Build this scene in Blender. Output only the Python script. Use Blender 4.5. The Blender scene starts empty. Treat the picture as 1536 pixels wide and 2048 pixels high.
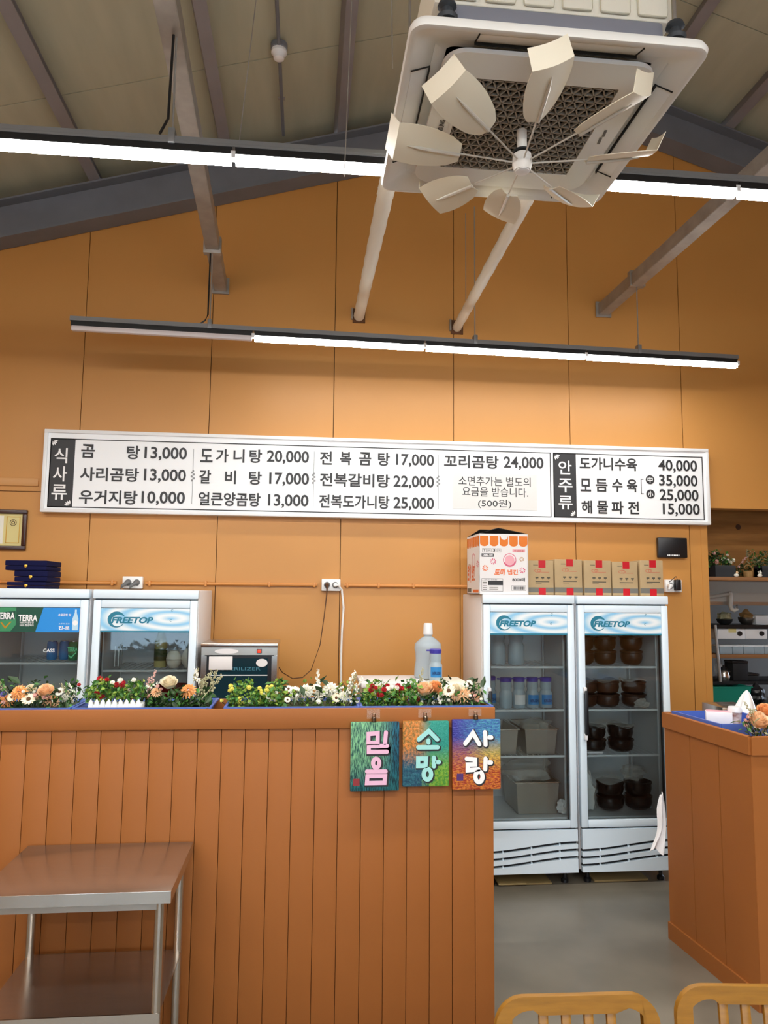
import bpy, bmesh, math, random
from mathutils import Vector, Matrix
random.seed(7)
PI = math.pi
S = bpy.context.scene
COL = S.collection

# ---------------------------------------------------------------- camera
F = 1500.0                                   # focal length in pixels of the 1536x2048 frame
YAW, PITCH, ROLL = math.radians(5.826), math.radians(6.208), math.radians(0.539)
fw = Vector((math.sin(YAW)*math.cos(PITCH), math.cos(YAW)*math.cos(PITCH), math.sin(PITCH)))
r0 = Vector((math.cos(YAW), -math.sin(YAW), 0)); u0 = r0.cross(fw)
rt = r0*math.cos(ROLL) + u0*math.sin(ROLL); up = u0*math.cos(ROLL) - r0*math.sin(ROLL)
CAM = Vector((0, 0, 1.93))
cd = bpy.data.cameras.new('camera'); cam = bpy.data.objects.new('camera', cd); COL.objects.link(cam)
cd.sensor_fit = 'VERTICAL'; cd.sensor_height = 36; cd.lens = F/2048*36; cd.clip_start = .05; cd.clip_end = 200
cam.matrix_world = Matrix(((rt.x, up.x, -fw.x, CAM.x), (rt.y, up.y, -fw.y, CAM.y), (rt.z, up.z, -fw.z, CAM.z), (0, 0, 0, 1)))
S.camera = cam
# ---------------------------------------------------------------- world, exposure
wd = bpy.data.worlds.new('world'); S.world = wd; wd.use_nodes = True
wd.node_tree.nodes['Background'].inputs[0].default_value = (.66, .80, 1.0, 1)
wd.node_tree.nodes['Background'].inputs[1].default_value = 4.5
S.view_settings.view_transform = 'Standard'; S.view_settings.look = 'None'
S.view_settings.gamma = 1; S.view_settings.use_curve_mapping = False
S.view_settings.exposure = 0.56
CY = S.cycles; CY.max_bounces = 7; CY.diffuse_bounces = 4; CY.glossy_bounces = 3; CY.transmission_bounces = 3; CY.transparent_max_bounces = 10; CY.caustics_reflective = False; CY.caustics_refractive = False; CY.adaptive_threshold = .03
TUBE_DOWN, TUBE_SIDE = 100.0, 8.5             # emission of the LED diffusers: straight down and out of their sides

def at(x, y, Y):                             # the point of depth Y that the photograph shows at pixel x, y
    d = (x-768)/F*rt - (y-1024)/F*up + fw
    return CAM + d*(Y/d.y)
def atz(x, y, Z):
    d = (x-768)/F*rt - (y-1024)/F*up + fw
    return CAM + d*((Z-CAM.z)/d.z)

# ---------------------------------------------------------------- materials
def lin(c):
    if isinstance(c, str): c = [int(c[i:i+2], 16)/255 for i in (0, 2, 4)]
    return tuple((v/12.92 if v <= .04045 else ((v+.055)/1.055)**2.4) for v in c) + (1,)
MATS = {}
def mat(name, col, rough=.5, metal=0, noise=0, nscale=6, stretch=(1, 1, 1), bump=0, bscale=40, emit=0, col2=None, alpha=None, spec=.5, sub=0):
    if name in MATS: return MATS[name]
    m = bpy.data.materials.new(name); m.use_nodes = True; MATS[name] = m
    nt = m.node_tree; b = nt.nodes['Principled BSDF']
    b.inputs['Base Color'].default_value = lin(col); b.inputs['Roughness'].default_value = rough
    b.inputs['Metallic'].default_value = metal; b.inputs['Specular IOR Level'].default_value = spec
    m.diffuse_color = lin(col)
    if sub: b.inputs['Subsurface Weight'].default_value = sub; b.inputs['Subsurface Scale'].default_value = .02
    if emit:
        b.inputs['Emission Color'].default_value = lin(col); b.inputs['Emission Strength'].default_value = emit
    tc = mp = None
    if noise or bump:
        tc = nt.nodes.new('ShaderNodeTexCoord'); mp = nt.nodes.new('ShaderNodeMapping')
        mp.inputs['Scale'].default_value = stretch; nt.links.new(tc.outputs['Object'], mp.inputs[0])
    if noise:
        n = nt.nodes.new('ShaderNodeTexNoise'); n.inputs['Scale'].default_value = nscale; n.inputs['Detail'].default_value = 3
        nt.links.new(mp.outputs[0], n.inputs['Vector'])
        rp = nt.nodes.new('ShaderNodeValToRGB'); rp.color_ramp.elements[0].position = .3; rp.color_ramp.elements[1].position = .7
        c = lin(col); c2 = lin(col2) if col2 else tuple(v*(1-noise) for v in c[:3]) + (1,)
        rp.color_ramp.elements[0].color = c2; rp.color_ramp.elements[1].color = c
        nt.links.new(n.outputs['Fac'], rp.inputs[0]); nt.links.new(rp.outputs[0], b.inputs['Base Color'])
    if bump:
        n2 = nt.nodes.new('ShaderNodeTexNoise'); n2.inputs['Scale'].default_value = bscale; n2.inputs['Detail'].default_value = 3
        nt.links.new(mp.outputs[0], n2.inputs['Vector'])
        bp = nt.nodes.new('ShaderNodeBump'); bp.inputs['Strength'].default_value = bump; bp.inputs['Distance'].default_value = .01
        nt.links.new(n2.outputs['Fac'], bp.inputs['Height']); nt.links.new(bp.outputs[0], b.inputs['Normal'])
    return m
def glass(name, tint, gloss=.9, ior=1.45):
    m = bpy.data.materials.new(name); m.use_nodes = True; MATS[name] = m
    nt = m.node_tree; nt.nodes.clear()
    o = nt.nodes.new('ShaderNodeOutputMaterial'); t = nt.nodes.new('ShaderNodeBsdfTransparent'); g = nt.nodes.new('ShaderNodeBsdfGlossy')
    f = nt.nodes.new('ShaderNodeFresnel'); mx = nt.nodes.new('ShaderNodeMixShader')
    f.inputs[0].default_value = ior; g.inputs['Roughness'].default_value = .02; g.inputs[0].default_value = (gloss, gloss, gloss, 1)
    t.inputs[0].default_value = lin(tint)
    nt.links.new(f.outputs[0], mx.inputs[0]); nt.links.new(t.outputs[0], mx.inputs[1]); nt.links.new(g.outputs[0], mx.inputs[2])
    nt.links.new(mx.outputs[0], o.inputs[0]); return m
def film(name, col, alpha):                   # cloudy plastic: part see-through, part diffuse
    m = bpy.data.materials.new(name); m.use_nodes = True; MATS[name] = m
    b = m.node_tree.nodes['Principled BSDF']; b.inputs['Base Color'].default_value = lin(col)
    b.inputs['Alpha'].default_value = alpha; b.inputs['Roughness'].default_value = .15; return m

M = dict(
 wall=mat('wall_paint', 'c88d47', .45, noise=.05, nscale=1.5, bump=.05, bscale=4),
 wallgap=mat('wall_seam', '5e3a1c', .8),
 counter=mat('counter_paint', '9e602d', .55, noise=.06, nscale=3, bump=.05, bscale=25, spec=.3),
 cgap=mat('counter_groove', '7a4420', .8),
 roof=mat('roof_panel', 'b5b39b', .6, noise=.12, nscale=5, stretch=(2, .3, 1)),
 roofgap=mat('roof_seam', '6b654f', .8),
 steel=mat('grey_steel_paint', '74777e', .5, noise=.15, nscale=4),
 purlin=mat('purlin_steel', '8b8789', .5, noise=.12, nscale=4),
 galv=mat('galvanised_steel', 'a9a39b', .4, .35, noise=.25, nscale=9),
 rail=mat('light_rail', '8e9092', .4, .5),
 black=mat('black_plastic', '15161a', .35), blackm=mat('black_matte', '101114', .7),
 off=mat('unlit_diffuser', 'd8cfd0', .4),
 white=mat('white_plastic', 'e6e6e6', .35), acw=mat('ac_plastic', 'e6e4de', .4), acg=mat('ac_grille', '948b7e', .55), acd=mat('ac_dark', '15120f', .8),
 foam=mat('foam_white', 'f2eddb', .8, bump=.1, bscale=60), band=mat('grey_band', '8e909a', .7),
 blade=mat('blade_sheet', 'e2d9c2', .5, sub=.0), chrome=mat('chrome', 'd8d8d8', .18, 1),
 pipe=mat('pipe_wrap', 'e4dfd1', .6, bump=.2, bscale=14),
 concrete=mat('concrete_floor', '81796b', .3, noise=.3, nscale=1.8, col2='625c51', bump=.03, bscale=8),
 ss=mat('stainless', 'c9c4bc', .22, .95, noise=.08, nscale=6, stretch=(1, 14, 1)), ssd=mat('stainless_dull', 'b4afa6', .35, .9, noise=.1, nscale=5),
 fridge=mat('fridge_white', 'e2f1fb', .35), fridged=mat('fridge_grey_side', 'e4e2e2', .4), liner=mat('fridge_liner', 'e8ecee', .4), gasket=mat('gasket', '4b5257', .6),
 shelfw=mat('shelf_white', 'e4e8ea', .35), slot=mat('dark_slot', '14181c', .7),
 signw=mat('sign_white', 'f2f5f7', .4), signf=mat('sign_frame', 'eceeef', .35, 0), ink=mat('ink_black', '26272a', .5), inkw=mat('ink_white', 'f4f4f4', .5), note=mat('note_grey', 'dcdddb', .6), thin=mat('ink_grey', '8d8f90', .6),
 kraft=mat('kraft_board', 'b39a72', .75, noise=.08, nscale=12), tape=mat('red_tape', 'c01826', .3), greyb=mat('print_grey', '6d6a62', .7), printo=mat('print_redorange', 'c0604a', .7), printd=mat('print_dark', '4f4a3d', .7),
 boxw=mat('white_board', 'e8e5e4', .6), boxo=mat('awning_orange', 'e0771a', .6), pink=mat('print_pink', 'd8637f', .6), pinkl=mat('print_pale_pink', 'e9a9b4', .6), orange=mat('print_orange', 'e8743a', .6), olive=mat('print_tan', 'b98a55', .6), flap=mat('flap_dark', '2f2c2a', .8),
 wood=mat('chair_wood', '9c6d22', .35, noise=.25, nscale=7, stretch=(1.5, 10, 10), bump=.03, bscale=30),
 ply=mat('plywood', 'b7813f', .6, noise=.35, nscale=3.2, stretch=(.5, 1, 3.5), col2='875823'),
 board=mat('shelf_board', '9a6a3e', .5, noise=.2, nscale=6, stretch=(.4, 3, 3)),
 navy=mat('navy_velvet', '10123a', .9, spec=.2), gold=mat('gold', 'd8b04a', .3, .9), frame=mat('dark_frame', '3a1d14', .3), cert=mat('cert_gold', 'd9cc8b', .5), certp=mat('cert_paper', 'e8e5d8', .6),
 conduit=mat('conduit_paint', 'cf8a45', .4), plugw=mat('plug_white', 'ececea', .35), plugg=mat('plug_grey', '6d6f70', .5), cordb=mat('cord_brown', '5a3a22', .6),
 tray=mat('tray_blue', '4a66b4', .4), picket=mat('picket_white', 'eef0ee', .5),
 leaf=mat('leaf_green', '4f8a35', .5, noise=.4, nscale=30, col2='2c5a22'), leafd=mat('leaf_dark', '2e4a22', .5, noise=.3, nscale=30), leafy=mat('leaf_yellowgreen', '93a83c', .5, noise=.3, nscale=30, col2='5f8a2c'), leafp=mat('leaf_pale', 'b9b48c', .6, noise=.3, nscale=30),
 peach=mat('petal_peach', 'fde3c2', .6, noise=.4, nscale=70, col2='f4bd84'), orangep=mat('petal_orange', 'fcc98e', .6, noise=.4, nscale=70, col2='f0a050'), cream=mat('petal_cream', 'f8ecd0', .6, noise=.1, nscale=60), wpet=mat('petal_white', 'f3f1e3', .6), redp=mat('petal_red', 'b3222a', .6), yel=mat('petal_yellow', 'e8e070', .6), seed=mat('flower_seed', '5b3a1c', .8), pinkp=mat('petal_pink', 'e3b3a8', .6), viol=mat('petal_violet', '6d6aa8', .6),
 blue=mat('lid_blue', '3f3aa0', .4), blab=mat('label_blue', '2f86c8', .5), blabd=mat('label_ink', '123a70', .5), lidb=mat('lid_lightblue', '5f86c8', .4),
 brown=mat('brown_pot', '3f2313', .4), dark=mat('black_pot', '14110f', .25), china=mat('white_china', 'e9e4d6', .3), redb=mat('red_bowl', '6e0f14', .3),
 teal=mat('teal_plastic', '0f8a78', .4), greenp=mat('terra_green', '0f4d3c', .45), bluep=mat('poster_blue', '1f8fe0', .45), tealink=mat('logo_teal', '1a7a94', .45), greenl=mat('terra_light_green', '3a8f60', .45), cloth=mat('white_cloth', 'f0eff0', .8), rose=mat('petal_rose', 'f8c48e', .6, noise=.3, nscale=50, col2='eb9c58'),
 beige=mat('beige_box', 'cfc4b2', .6), skyl=mat('poster_light', 'bfe0f2', .4), redsw=mat('red_switch', 'e03018', .3, emit=1.2), yellowc=mat('card_yellow', 'a08a5c', .7),
 gpot=mat('planter_grey', '3a3f44', .6), pvc=mat('pvc_grey', 'b9b6ac', .5), rattan=mat('rattan', 'a9824c', .7, noise=.3, nscale=40),
 olivebottle=mat('bottle_olive', 'b7ae74', .3), darklabel=mat('label_olive', '3f4626', .5), purple=mat('seal_purple', '4c2a6a', .6), redseal=mat('seal_red', '8a2a2e', .6), pinkl2=mat('letter_pink', 'e6b8d2', .5), aqua=mat('letter_aqua', '9fdcd8', .5), clip=mat('clip_bronze', '6e5f50', .25, .9),
)
M['glass'] = glass('fridge_glass', 'f1f6f6', .9, 1.5); M['bottle'] = glass('clear_plastic', 'cfe0e8', .8, 1.3); M['pane'] = glass('window_pane', 'eef4f4')
M['film'] = film('plastic_film', 'd8d4cc', .35); M['tapeclear'] = film('clear_tape', 'e2cfc0', .14); M['water'] = film('cloudy_bottle', 'b9cdd8', .62); M['bag'] = film('white_bag', 'f2f1ee', .85)

def led(name, k):                             # LED strip behind a diffuser: strongest straight down, weaker at the sides
    out = []
    for nm, e in ((name, TUBE_DOWN*k*.66), (name+'_side', TUBE_SIDE*k)):
        m = bpy.data.materials.new(nm); m.use_nodes = True; nt = m.node_tree; nt.nodes.clear()
        o = nt.nodes.new('ShaderNodeOutputMaterial'); em = nt.nodes.new('ShaderNodeEmission'); em.inputs[0].default_value = (1, .985, .95, 1); em.inputs[1].default_value = e
        nt.links.new(em.outputs[0], o.inputs[0]); out.append(m)
    return out
M['led'] = led('led_diffuser', 1.5); M['led_dim'] = led('led_diffuser_dim', .75); M['led_low'] = led('led_kitchen', .33)
def tube_mat(o, pair):                        # lower face bright, side faces dimmer
    me = o.data; me.materials.clear(); me.materials.append(pair[0]); me.materials.append(pair[1])
    for p in me.polygons: p.material_index = 0 if p.normal.z < -.5 else 1
# ---------------------------------------------------------------- mesh helpers
class MB:
    def __init__(s): s.bm = bmesh.new()
    def box(s, c, size, bev=0, rot=None, seg=2):
        mt = Matrix.Translation(Vector(c)) @ (rot.to_4x4() if rot else Matrix()) @ Matrix.Diagonal((*size, 1))
        g = bmesh.ops.create_cube(s.bm, size=1, matrix=mt)
        if bev:
            ed = list({e for v in g['verts'] for e in v.link_edges})
            bmesh.ops.bevel(s.bm, geom=ed, offset=bev, segments=seg, profile=.5, affect='EDGES')
        return s
    def b2(s, a, b, bev=0, seg=2):           # box between two corners
        a, b = Vector(a), Vector(b); d = b-a
        return s.box((a+b)/2, (abs(d.x), abs(d.y), abs(d.z)), bev, None, seg)
    def poly(s, pts): s.bm.faces.new([s.bm.verts.new(p) for p in pts]); return s
    def prism(s, pts, off):                  # polygon swept along vector off
        off = Vector(off); a = [s.bm.verts.new(p) for p in pts]; b = [s.bm.verts.new(Vector(p)+off) for p in pts]; n = len(pts)
        s.bm.faces.new(a); s.bm.faces.new(b[::-1])
        for i in range(n): s.bm.faces.new((a[i], b[i], b[(i+1) % n], a[(i+1) % n]))
        return s
    def tube(s, path, r, n=8, cap=True):
        path = [Vector(p) for p in path]; rs = r if isinstance(r, (list, tuple)) else [r]*len(path); rings = []
        for i, p in enumerate(path):
            d = (path[min(i+1, len(path)-1)] - path[max(i-1, 0)]).normalized()
            a = d.cross(Vector((0, 0, 1)) if abs(d.z) < .9 else Vector((1, 0, 0))).normalized(); b = d.cross(a)
            rings.append([s.bm.verts.new(p + (a*math.cos(2*PI*k/n) + b*math.sin(2*PI*k/n))*rs[i]) for k in range(n)])
        for A, B in zip(rings, rings[1:]):
            for k in range(n): s.bm.faces.new((A[k], A[(k+1) % n], B[(k+1) % n], B[k]))
        if cap: s.bm.faces.new(rings[0][::-1]); s.bm.faces.new(rings[-1])
        return s
    def lathe(s, prof, c=(0, 0, 0), n=20, sx=1, sy=1, capb=True, capt=True):
        c = Vector(c); rings = [[s.bm.verts.new(c + Vector((r*sx*math.cos(2*PI*k/n), r*sy*math.sin(2*PI*k/n), z))) for k in range(n)] for r, z in prof]
        for A, B in zip(rings, rings[1:]):
            for k in range(n): s.bm.faces.new((A[k], A[(k+1) % n], B[(k+1) % n], B[k]))
        if capb: s.bm.faces.new(rings[0][::-1])
        if capt: s.bm.faces.new(rings[-1])
        return s
    def ball(s, c, r, u=8, v=6, sc=(1, 1, 1)):
        bmesh.ops.create_uvsphere(s.bm, u_segments=u, v_segments=v, radius=r, matrix=Matrix.Translation(Vector(c)) @ Matrix.Diagonal((*sc, 1))); return s
    def grid(s, fn, nu, nv):
        vs = [[s.bm.verts.new(fn(i/nu, j/nv)) for j in range(nv+1)] for i in range(nu+1)]
        for i in range(nu):
            for j in range(nv): s.bm.faces.new((vs[i][j], vs[i+1][j], vs[i+1][j+1], vs[i][j+1]))
        return s
    def xf(s, m): bmesh.ops.transform(s.bm, matrix=m, verts=s.bm.verts); return s
    def solid(s, t):
        bmesh.ops.recalc_face_normals(s.bm, faces=s.bm.faces); bmesh.ops.solidify(s.bm, geom=s.bm.faces[:], thickness=t); return s
    def mesh(s, name, m, smooth=True, ang=38):
        bmesh.ops.recalc_face_normals(s.bm, faces=s.bm.faces)
        if smooth:
            for f in s.bm.faces: f.smooth = True
            for e in s.bm.edges:
                if len(e.link_faces) != 2 or e.calc_face_angle(0) > math.radians(ang): e.smooth = False
        me = bpy.data.meshes.new(name); s.bm.to_mesh(me); s.bm.free(); me.materials.append(m); return me
    def build(s, name, m, parent=None, smooth=True, local=False, ang=38):
        """One mesh object. Geometry is in world space unless local; it is moved into the parent's space."""
        if not local:
            if parent is not None: s.xf(wm(parent).inverted())
            else:
                xs = [v.co for v in s.bm.verts]; c = Vector(((min(v.x for v in xs)+max(v.x for v in xs))/2, (min(v.y for v in xs)+max(v.y for v in xs))/2, min(v.z for v in xs)))
                s.xf(Matrix.Translation(-c))
        o = bpy.data.objects.new(name, s.mesh(name, m, smooth, ang)); COL.objects.link(o); o.parent = parent
        if not local and parent is None: o.location = c
        return o
def wm(o):
    m = Matrix.LocRotScale(o.location, o.rotation_euler, o.scale)
    return wm(o.parent) @ m if o.parent else m
def tag(o, label, cat, group=None, kind=None):
    o['label'] = label; o['category'] = cat
    if group: o['group'] = group
    if kind: o['kind'] = kind
    return o
def thing(name, label, cat, loc=(0, 0, 0), rz=0, group=None):
    o = bpy.data.objects.new(name, None); COL.objects.link(o); o.location = loc; o.rotation_euler = (0, 0, rz); o.empty_display_size = .1
    return tag(o, label, cat, group)
def struct(name, loc=(0, 0, 0), label=None):
    o = bpy.data.objects.new(name, None); COL.objects.link(o); o.location = loc; o['kind'] = 'structure'
    if label: o['label'] = label
    return o
def inst(me, name, parent, loc=(0, 0, 0), rot=(0, 0, 0), sc=1):
    o = bpy.data.objects.new(name, me); COL.objects.link(o); o.parent = parent; o.location = loc; o.rotation_euler = rot
    o.scale = (sc, sc, sc) if isinstance(sc, (int, float)) else sc; return o
def dup(root, loc, rz=None, label=None, group=None):
    r = root.copy(); COL.objects.link(r); r.location = loc
    if rz is not None: r.rotation_euler = (0, 0, rz)
    if label: r['label'] = label
    if group: r['group'] = group
    for ch in list(root.children):
        c = ch.copy(); COL.objects.link(c); c.parent = r
        for g in list(ch.children):
            d = g.copy(); COL.objects.link(d); d.parent = c
    return r

# text: flat lettering fitted into a rectangle (x0..x1, z0..z1) on the plane of depth y (facing -y)
def text_mesh(body, bold=0., italic=0.):
    cu = bpy.data.curves.new('lettering', 'FONT'); cu.body = body; cu.offset = bold; cu.shear = italic; cu.resolution_u = 3
    ob = bpy.data.objects.new('lettering', cu); me = ob.to_mesh()
    vs = [v.co.copy() for v in me.vertices]; fs = [tuple(p.vertices) for p in me.polygons]
    ob.to_mesh_clear(); bpy.data.objects.remove(ob); bpy.data.curves.remove(cu); return vs, fs
def lettering(body, p0, ex, ez, w, h, m, parent, bold=.02, italic=0., name='lettering'):
    """p0 lower-left corner in world, ex / ez unit vectors right and up, text stretched to w x h."""
    vs, fs = text_mesh(body, bold, italic)
    x0, x1 = min(v.x for v in vs), max(v.x for v in vs); y0, y1 = min(v.y for v in vs), max(v.y for v in vs)
    p0, ex, ez = Vector(p0), Vector(ex), Vector(ez); inv = wm(parent).inverted()
    out = [inv @ (p0 + ex*((v.x-x0)/(x1-x0)*w) + ez*((v.y-y0)/(y1-y0)*h)) for v in vs]
    me = bpy.data.meshes.new(name); me.from_pydata(out, [], fs); me.materials.append(m)
    o = bpy.data.objects.new(name, me); COL.objects.link(o); o.parent = parent; return o
EX, EZ = Vector((1, 0, 0)), Vector((0, 0, 1))

# ================================================================ SETTING
D = 5.77                                     # front face of the back wall
APX = 2.39
def zb(X): return 5.875 - (.2856*(APX-X) if X < APX else .32*(X-APX))     # underside of the rafter
def zr(X): return zb(X) + .41                # underside of the roof panels
XL, XR, YB = -4.6, 7.6, -4.2
fl = tag(MB().b2((XL, YB, -.06), (XR, 8.2, 0)).build('floor', M['concrete']), 'worn grey-brown polished concrete floor', 'floor'); fl['kind'] = 'structure'; del fl['category']

# back wall: sandwich panels with open seams
wb = struct('wall_back', (0, D, 0), 'orange painted panel wall carrying the menu board')
SPL = 2.66
MB().b2((XL, D+.02, 0), (3.215, D+.06, SPL)).build('wall_core', M['wallgap'], wb)
MB().prism([(XL, D+.02, SPL), (XR, D+.02, SPL), (XR, D+.02, zr(XR)), (APX, D+.02, zr(APX)), (XL, D+.02, zr(XL))], (0, .04, 0)).build('wall_core', M['wallgap'], wb)
g = .0028
ups = [XL] + [-1.725+.9545*k for k in range(-3, 10) if XL < -1.725+.9545*k < XR] + [XR]
for a, b in zip(ups, ups[1:]):
    a, b = a+g, b-g
    top = [(b, D, zr(b)), (a, D, zr(a))]
    if a < APX < b: top = [(b, D, zr(b)), (APX, D, zr(APX)), (a, D, zr(a))]
    MB().prism([(a, D, SPL+g), (b, D, SPL+g)] + top, (0, .05, 0)).build('panel', M['wall'], wb, smooth=False)
lows = [XL] + [-1.617+.9355*k for k in range(-3, 10) if XL < -1.617+.9355*k < 3.0] + [3.075, 3.22]
for a, b in zip(lows, lows[1:]):
    MB().b2((a+g, D, 0), (b-g, D+.05, SPL-g)).build('panel', M['wall'], wb, smooth=False)
MB().b2((XL, D-.012, 2.70), (-2.0, D, 2.76), .002).build('joint_strip', M['wall'], wb)
MB().b2((3.17, D-.004, 0), (3.225, D+.13, SPL)).build('end_trim', M['wall'], wb)
MB().b2((3.22, D-.004, SPL-.012), (XR, D+.13, SPL+.02)).build('end_trim', M['wall'], wb)
# the other walls of the hall
for nm, x in (('wall_left', XL), ('wall_right', XR)):
    w = struct(nm, (x, 0, 0), 'orange painted side wall of the hall'); s = -1 if x < 0 else 1
    for k in range(10):
        y = YB+k*.997; MB().b2((x, y+g, 0), (x+.06*s, y+.997-g, zr(x)+.1)).build('panel', M['wall'], w, smooth=False)
wr = struct('wall_rear', (0, YB, 0), 'orange painted rear wall with a wide window')
for a, b, z0, z1 in ((XL, -3.6, 0, 4.4), (3.6, XR, 0, 4.4), (-3.6, 3.6, 0, .8), (-3.6, 3.6, 2.5, 4.4)):
    MB().b2((a, YB-.08, z0), (b, YB, z1)).build('panel', M['wall'], wr, smooth=False)
MB().prism([(XL, YB-.08, 4.4), (XR, YB-.08, 4.4), (XR, YB-.08, zr(XR)+.1), (APX, YB-.08, zr(APX)+.1), (XL, YB-.08, zr(XL)+.1)], (0, .08, 0)).build('panel', M['wall'], wr, smooth=False)
wn = struct('window_1', (0, YB, .8), 'wide white framed window of the rear wall')
for k in range(4):
    a = -3.6+1.8*k; b = a+1.8
    fm = MB()
    for p, q in (((a, .8), (a+.06, 2.5)), ((b-.06, .8), (b, 2.5)), ((a, .8), (b, .86)), ((a, 2.44), (b, 2.5))): fm.b2((p[0], YB-.07, p[1]), (q[0], YB-.01, q[1]))
    f_ = fm.build('window_frame', M['white'], wn)
    MB().b2((a+.06, YB-.045, .86), (b-.06, YB-.038, 2.44)).build('pane', M['pane'], f_)

# ceiling: insulated roof panels in strips along the slope, one metre wide
ce = struct('ceiling', (0, 0, 4.3), 'khaki insulated roof panels on steel purlins')
for sgn, xe in ((-1, XL), (1, XR)):
    zr_e = zr(xe)
    MB().prism([(APX, YB, zr(APX)+.02), (xe, YB, zr_e+.02), (xe, YB, zr_e+.1), (APX, YB, zr(APX)+.1)], (0, D-YB+.02, 0)).build('roof_core', M['roofgap'], ce, smooth=False)
    y = 5.75
    while y > YB:
        y0 = max(YB, y-1.0)
        MB().prism([(APX, y0+.004, zr(APX)), (xe, y0+.004, zr_e), (xe, y0+.004, zr_e+.06), (APX, y0+.004, zr(APX)+.06)], (0, y-y0-.008, 0)).build('roof_panel', M['roof'], ce, smooth=False)
        y -= 1.0

# steel rafters along the back wall (H section), purlins on top, joists below
def beam(name, label, xe, Yc, sgn):
    t = thing(name, label, 'beam', (xe, Yc, zb(xe)))
    def sl(z0, z1, y0, y1, part, m):
        MB().prism([(APX, y0, zb(APX)+z0), (xe, y0, zb(xe)+z0), (xe, y0, zb(xe)+z1), (APX, y0, zb(APX)+z1)], (0, y1-y0, 0)).build(part, m, t, smooth=False)
    sl(0, .014, Yc-.095, Yc+.085, 'bottom_flange', M['steel']); sl(.294, .308, Yc-.095, Yc+.085, 'top_flange', M['steel'])
    sl(.014, .294, Yc-.006, Yc+.006, 'web', M['steel'])
beam('steel_rafter', 'dark grey H-section rafter rising from the left along the orange wall', XL, 5.675, -1)
beam('steel_rafter', 'dark grey H-section rafter falling to the right of the ridge', XR, 5.675, 1)
plab = {0: 'far left purlin above the end of the long lamp', 1: 'purlin crossing above the left hanging bracket', 2: 'purlin between the heat detector and the air conditioner'}
for i, x in enumerate((-1.66, -.68, .21, 1.13, 2.05, 2.75, 3.45, 4.4, -2.6)):
    z = zb(x)+.31; m = MB(); y0, y1 = YB, 5.76
    rot = Matrix.Rotation(math.atan(.2856 if x < APX else -.32), 3, 'Y').inverted() if False else Matrix.Rotation(-math.atan(.2856 if x < APX else -.32), 3, 'Y')
    c = Vector((x, (y0+y1)/2, z)); L = y1-y0
    for dx, dz, sx, sz in ((0, .0025, .08, .005), (0, .0965, .08, .005), (-.038, .05, .005, .094), (.0385, .012, .004, .02)):
        m.box(c + rot @ Vector((dx, 0, dz)), (sx, L, sz), 0, rot)
    lb = ('brown-grey steel ' + plab[i]) if i in plab else ['steel purlin near the ridge hidden by the air conditioner', 'steel purlin just left of the ridge', 'steel purlin just right of the ridge', 'dark steel purlin above the right rafter', 'rightmost steel purlin under the roof', 'leftmost steel purlin by the eave'][i-3]
    tag(m.build('roof_purlin', M['purlin'], None, False), lb, 'purlin', 'roof purlins')
def joist(label, a, b):
    a, b = Vector(a), Vector(b); d = (b-a).normalized(); ang = math.atan2(d.x, d.y)
    t = thing('steel_joist', label, 'joist', b, 0, 'steel joists'); rot = Matrix.Rotation(-ang, 3, 'Z'); c = (a+b)/2; L = (b-a).length
    m = MB(); h, w, th = .09, .085, .006
    m.box(c+Vector((0, 0, h)), (w, L, th), 0, rot); m.box(c+rot @ Vector((-w/2, 0, h/2)), (th, L, h), 0, rot); m.box(c+rot @ Vector((w/2, 0, h/2)), (th, L, h), 0, rot); m.box(c, (w, L, th), 0, rot)
    m.build('tube', M['galv'], t, False); MB().box(b+Vector((0, -.004, .045)), (.13, .012, .13)).build('wall_plate', M['galv'], t, False)
joist('galvanised square joist running from the wall over the left lamp hangers', (-.36, YB, 4.27), (-.715, D-.012, 4.27))
joist('galvanised square joist running from the wall at the right', (2.62, YB, 4.23), (2.39, D-.012, 4.23))

# ================================================================ LAMPS
def lamp_row(label, a, b, n, offs, rods, ledm='led'):
    a, b = Vector(a), Vector(b); d = (b-a); L = d.length; d.normalize(); ang = math.atan2(d.y, d.x)
    t = thing('linear_lamp', label, 'lamp', a, ang, 'hanging linear LED lamps')
    def bx(x0, x1, y0, y1, z0, z1, name, m, par=None, bev=0):
        return MB().b2((x0, y0, z0), (x1, y1, z1), bev).build(name, m, par or t, local=True)
    r = bx(0, L, -.021, .021, .062, .092, 'rail', M['rail']); bx(0, L, -.0225, .0225, .072, .078, 'rail_lip', M['rail'], r)
    s = L/n
    for k in range(n):
        x0, x1 = k*s+.006, (k+1)*s-.006
        h = bx(x0, x1, -.017, .017, .028, .062, 'housing', M['black'])
        df = bx(x0+.003, x1-.003, -.018, .018, -.004, .03, 'diffuser', M['off'], None, .006 if k in offs else 0)
        if k not in offs: tube_mat(df, M[ledm])
        MB().b2((x1-.006, -.018, .016), (x1+.014, .018, .045)).build('joint_clip', M['white'], t, local=True)
    for x, zt in rods:
        c = bx(x-.014, x+.014, -.027, .027, .06, .125, 'hanger_clip', M['rail'], None, .003)
        rd = MB().tube([(x, 0, .12), (x, 0, zt)], .0045, 8).build('hanger_rod', M['galv'], t, local=True)
    return t
za = 3.65
A0, A1 = Vector((-1.596, 5.01, za)), Vector((3.20, 5.205, za))
rowA = lamp_row('long LED lamp before the wall, its left tube unlit', A0, A1, 4, {0}, [(.905, .62), (2.765, 1.1), (4.01, .6)], 'led_dim')
for k, (x0, zt) in enumerate(((.905, .62), (4.01, .6))):
    q = A0 + (A1-A0).normalized()*x0 + Vector((0, 0, zt-.02))
    MB().box(q+Vector((0, 0, .055)), (.12, .05, .12), .004).build('joist_clamp', M['galv'], rowA)
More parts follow.
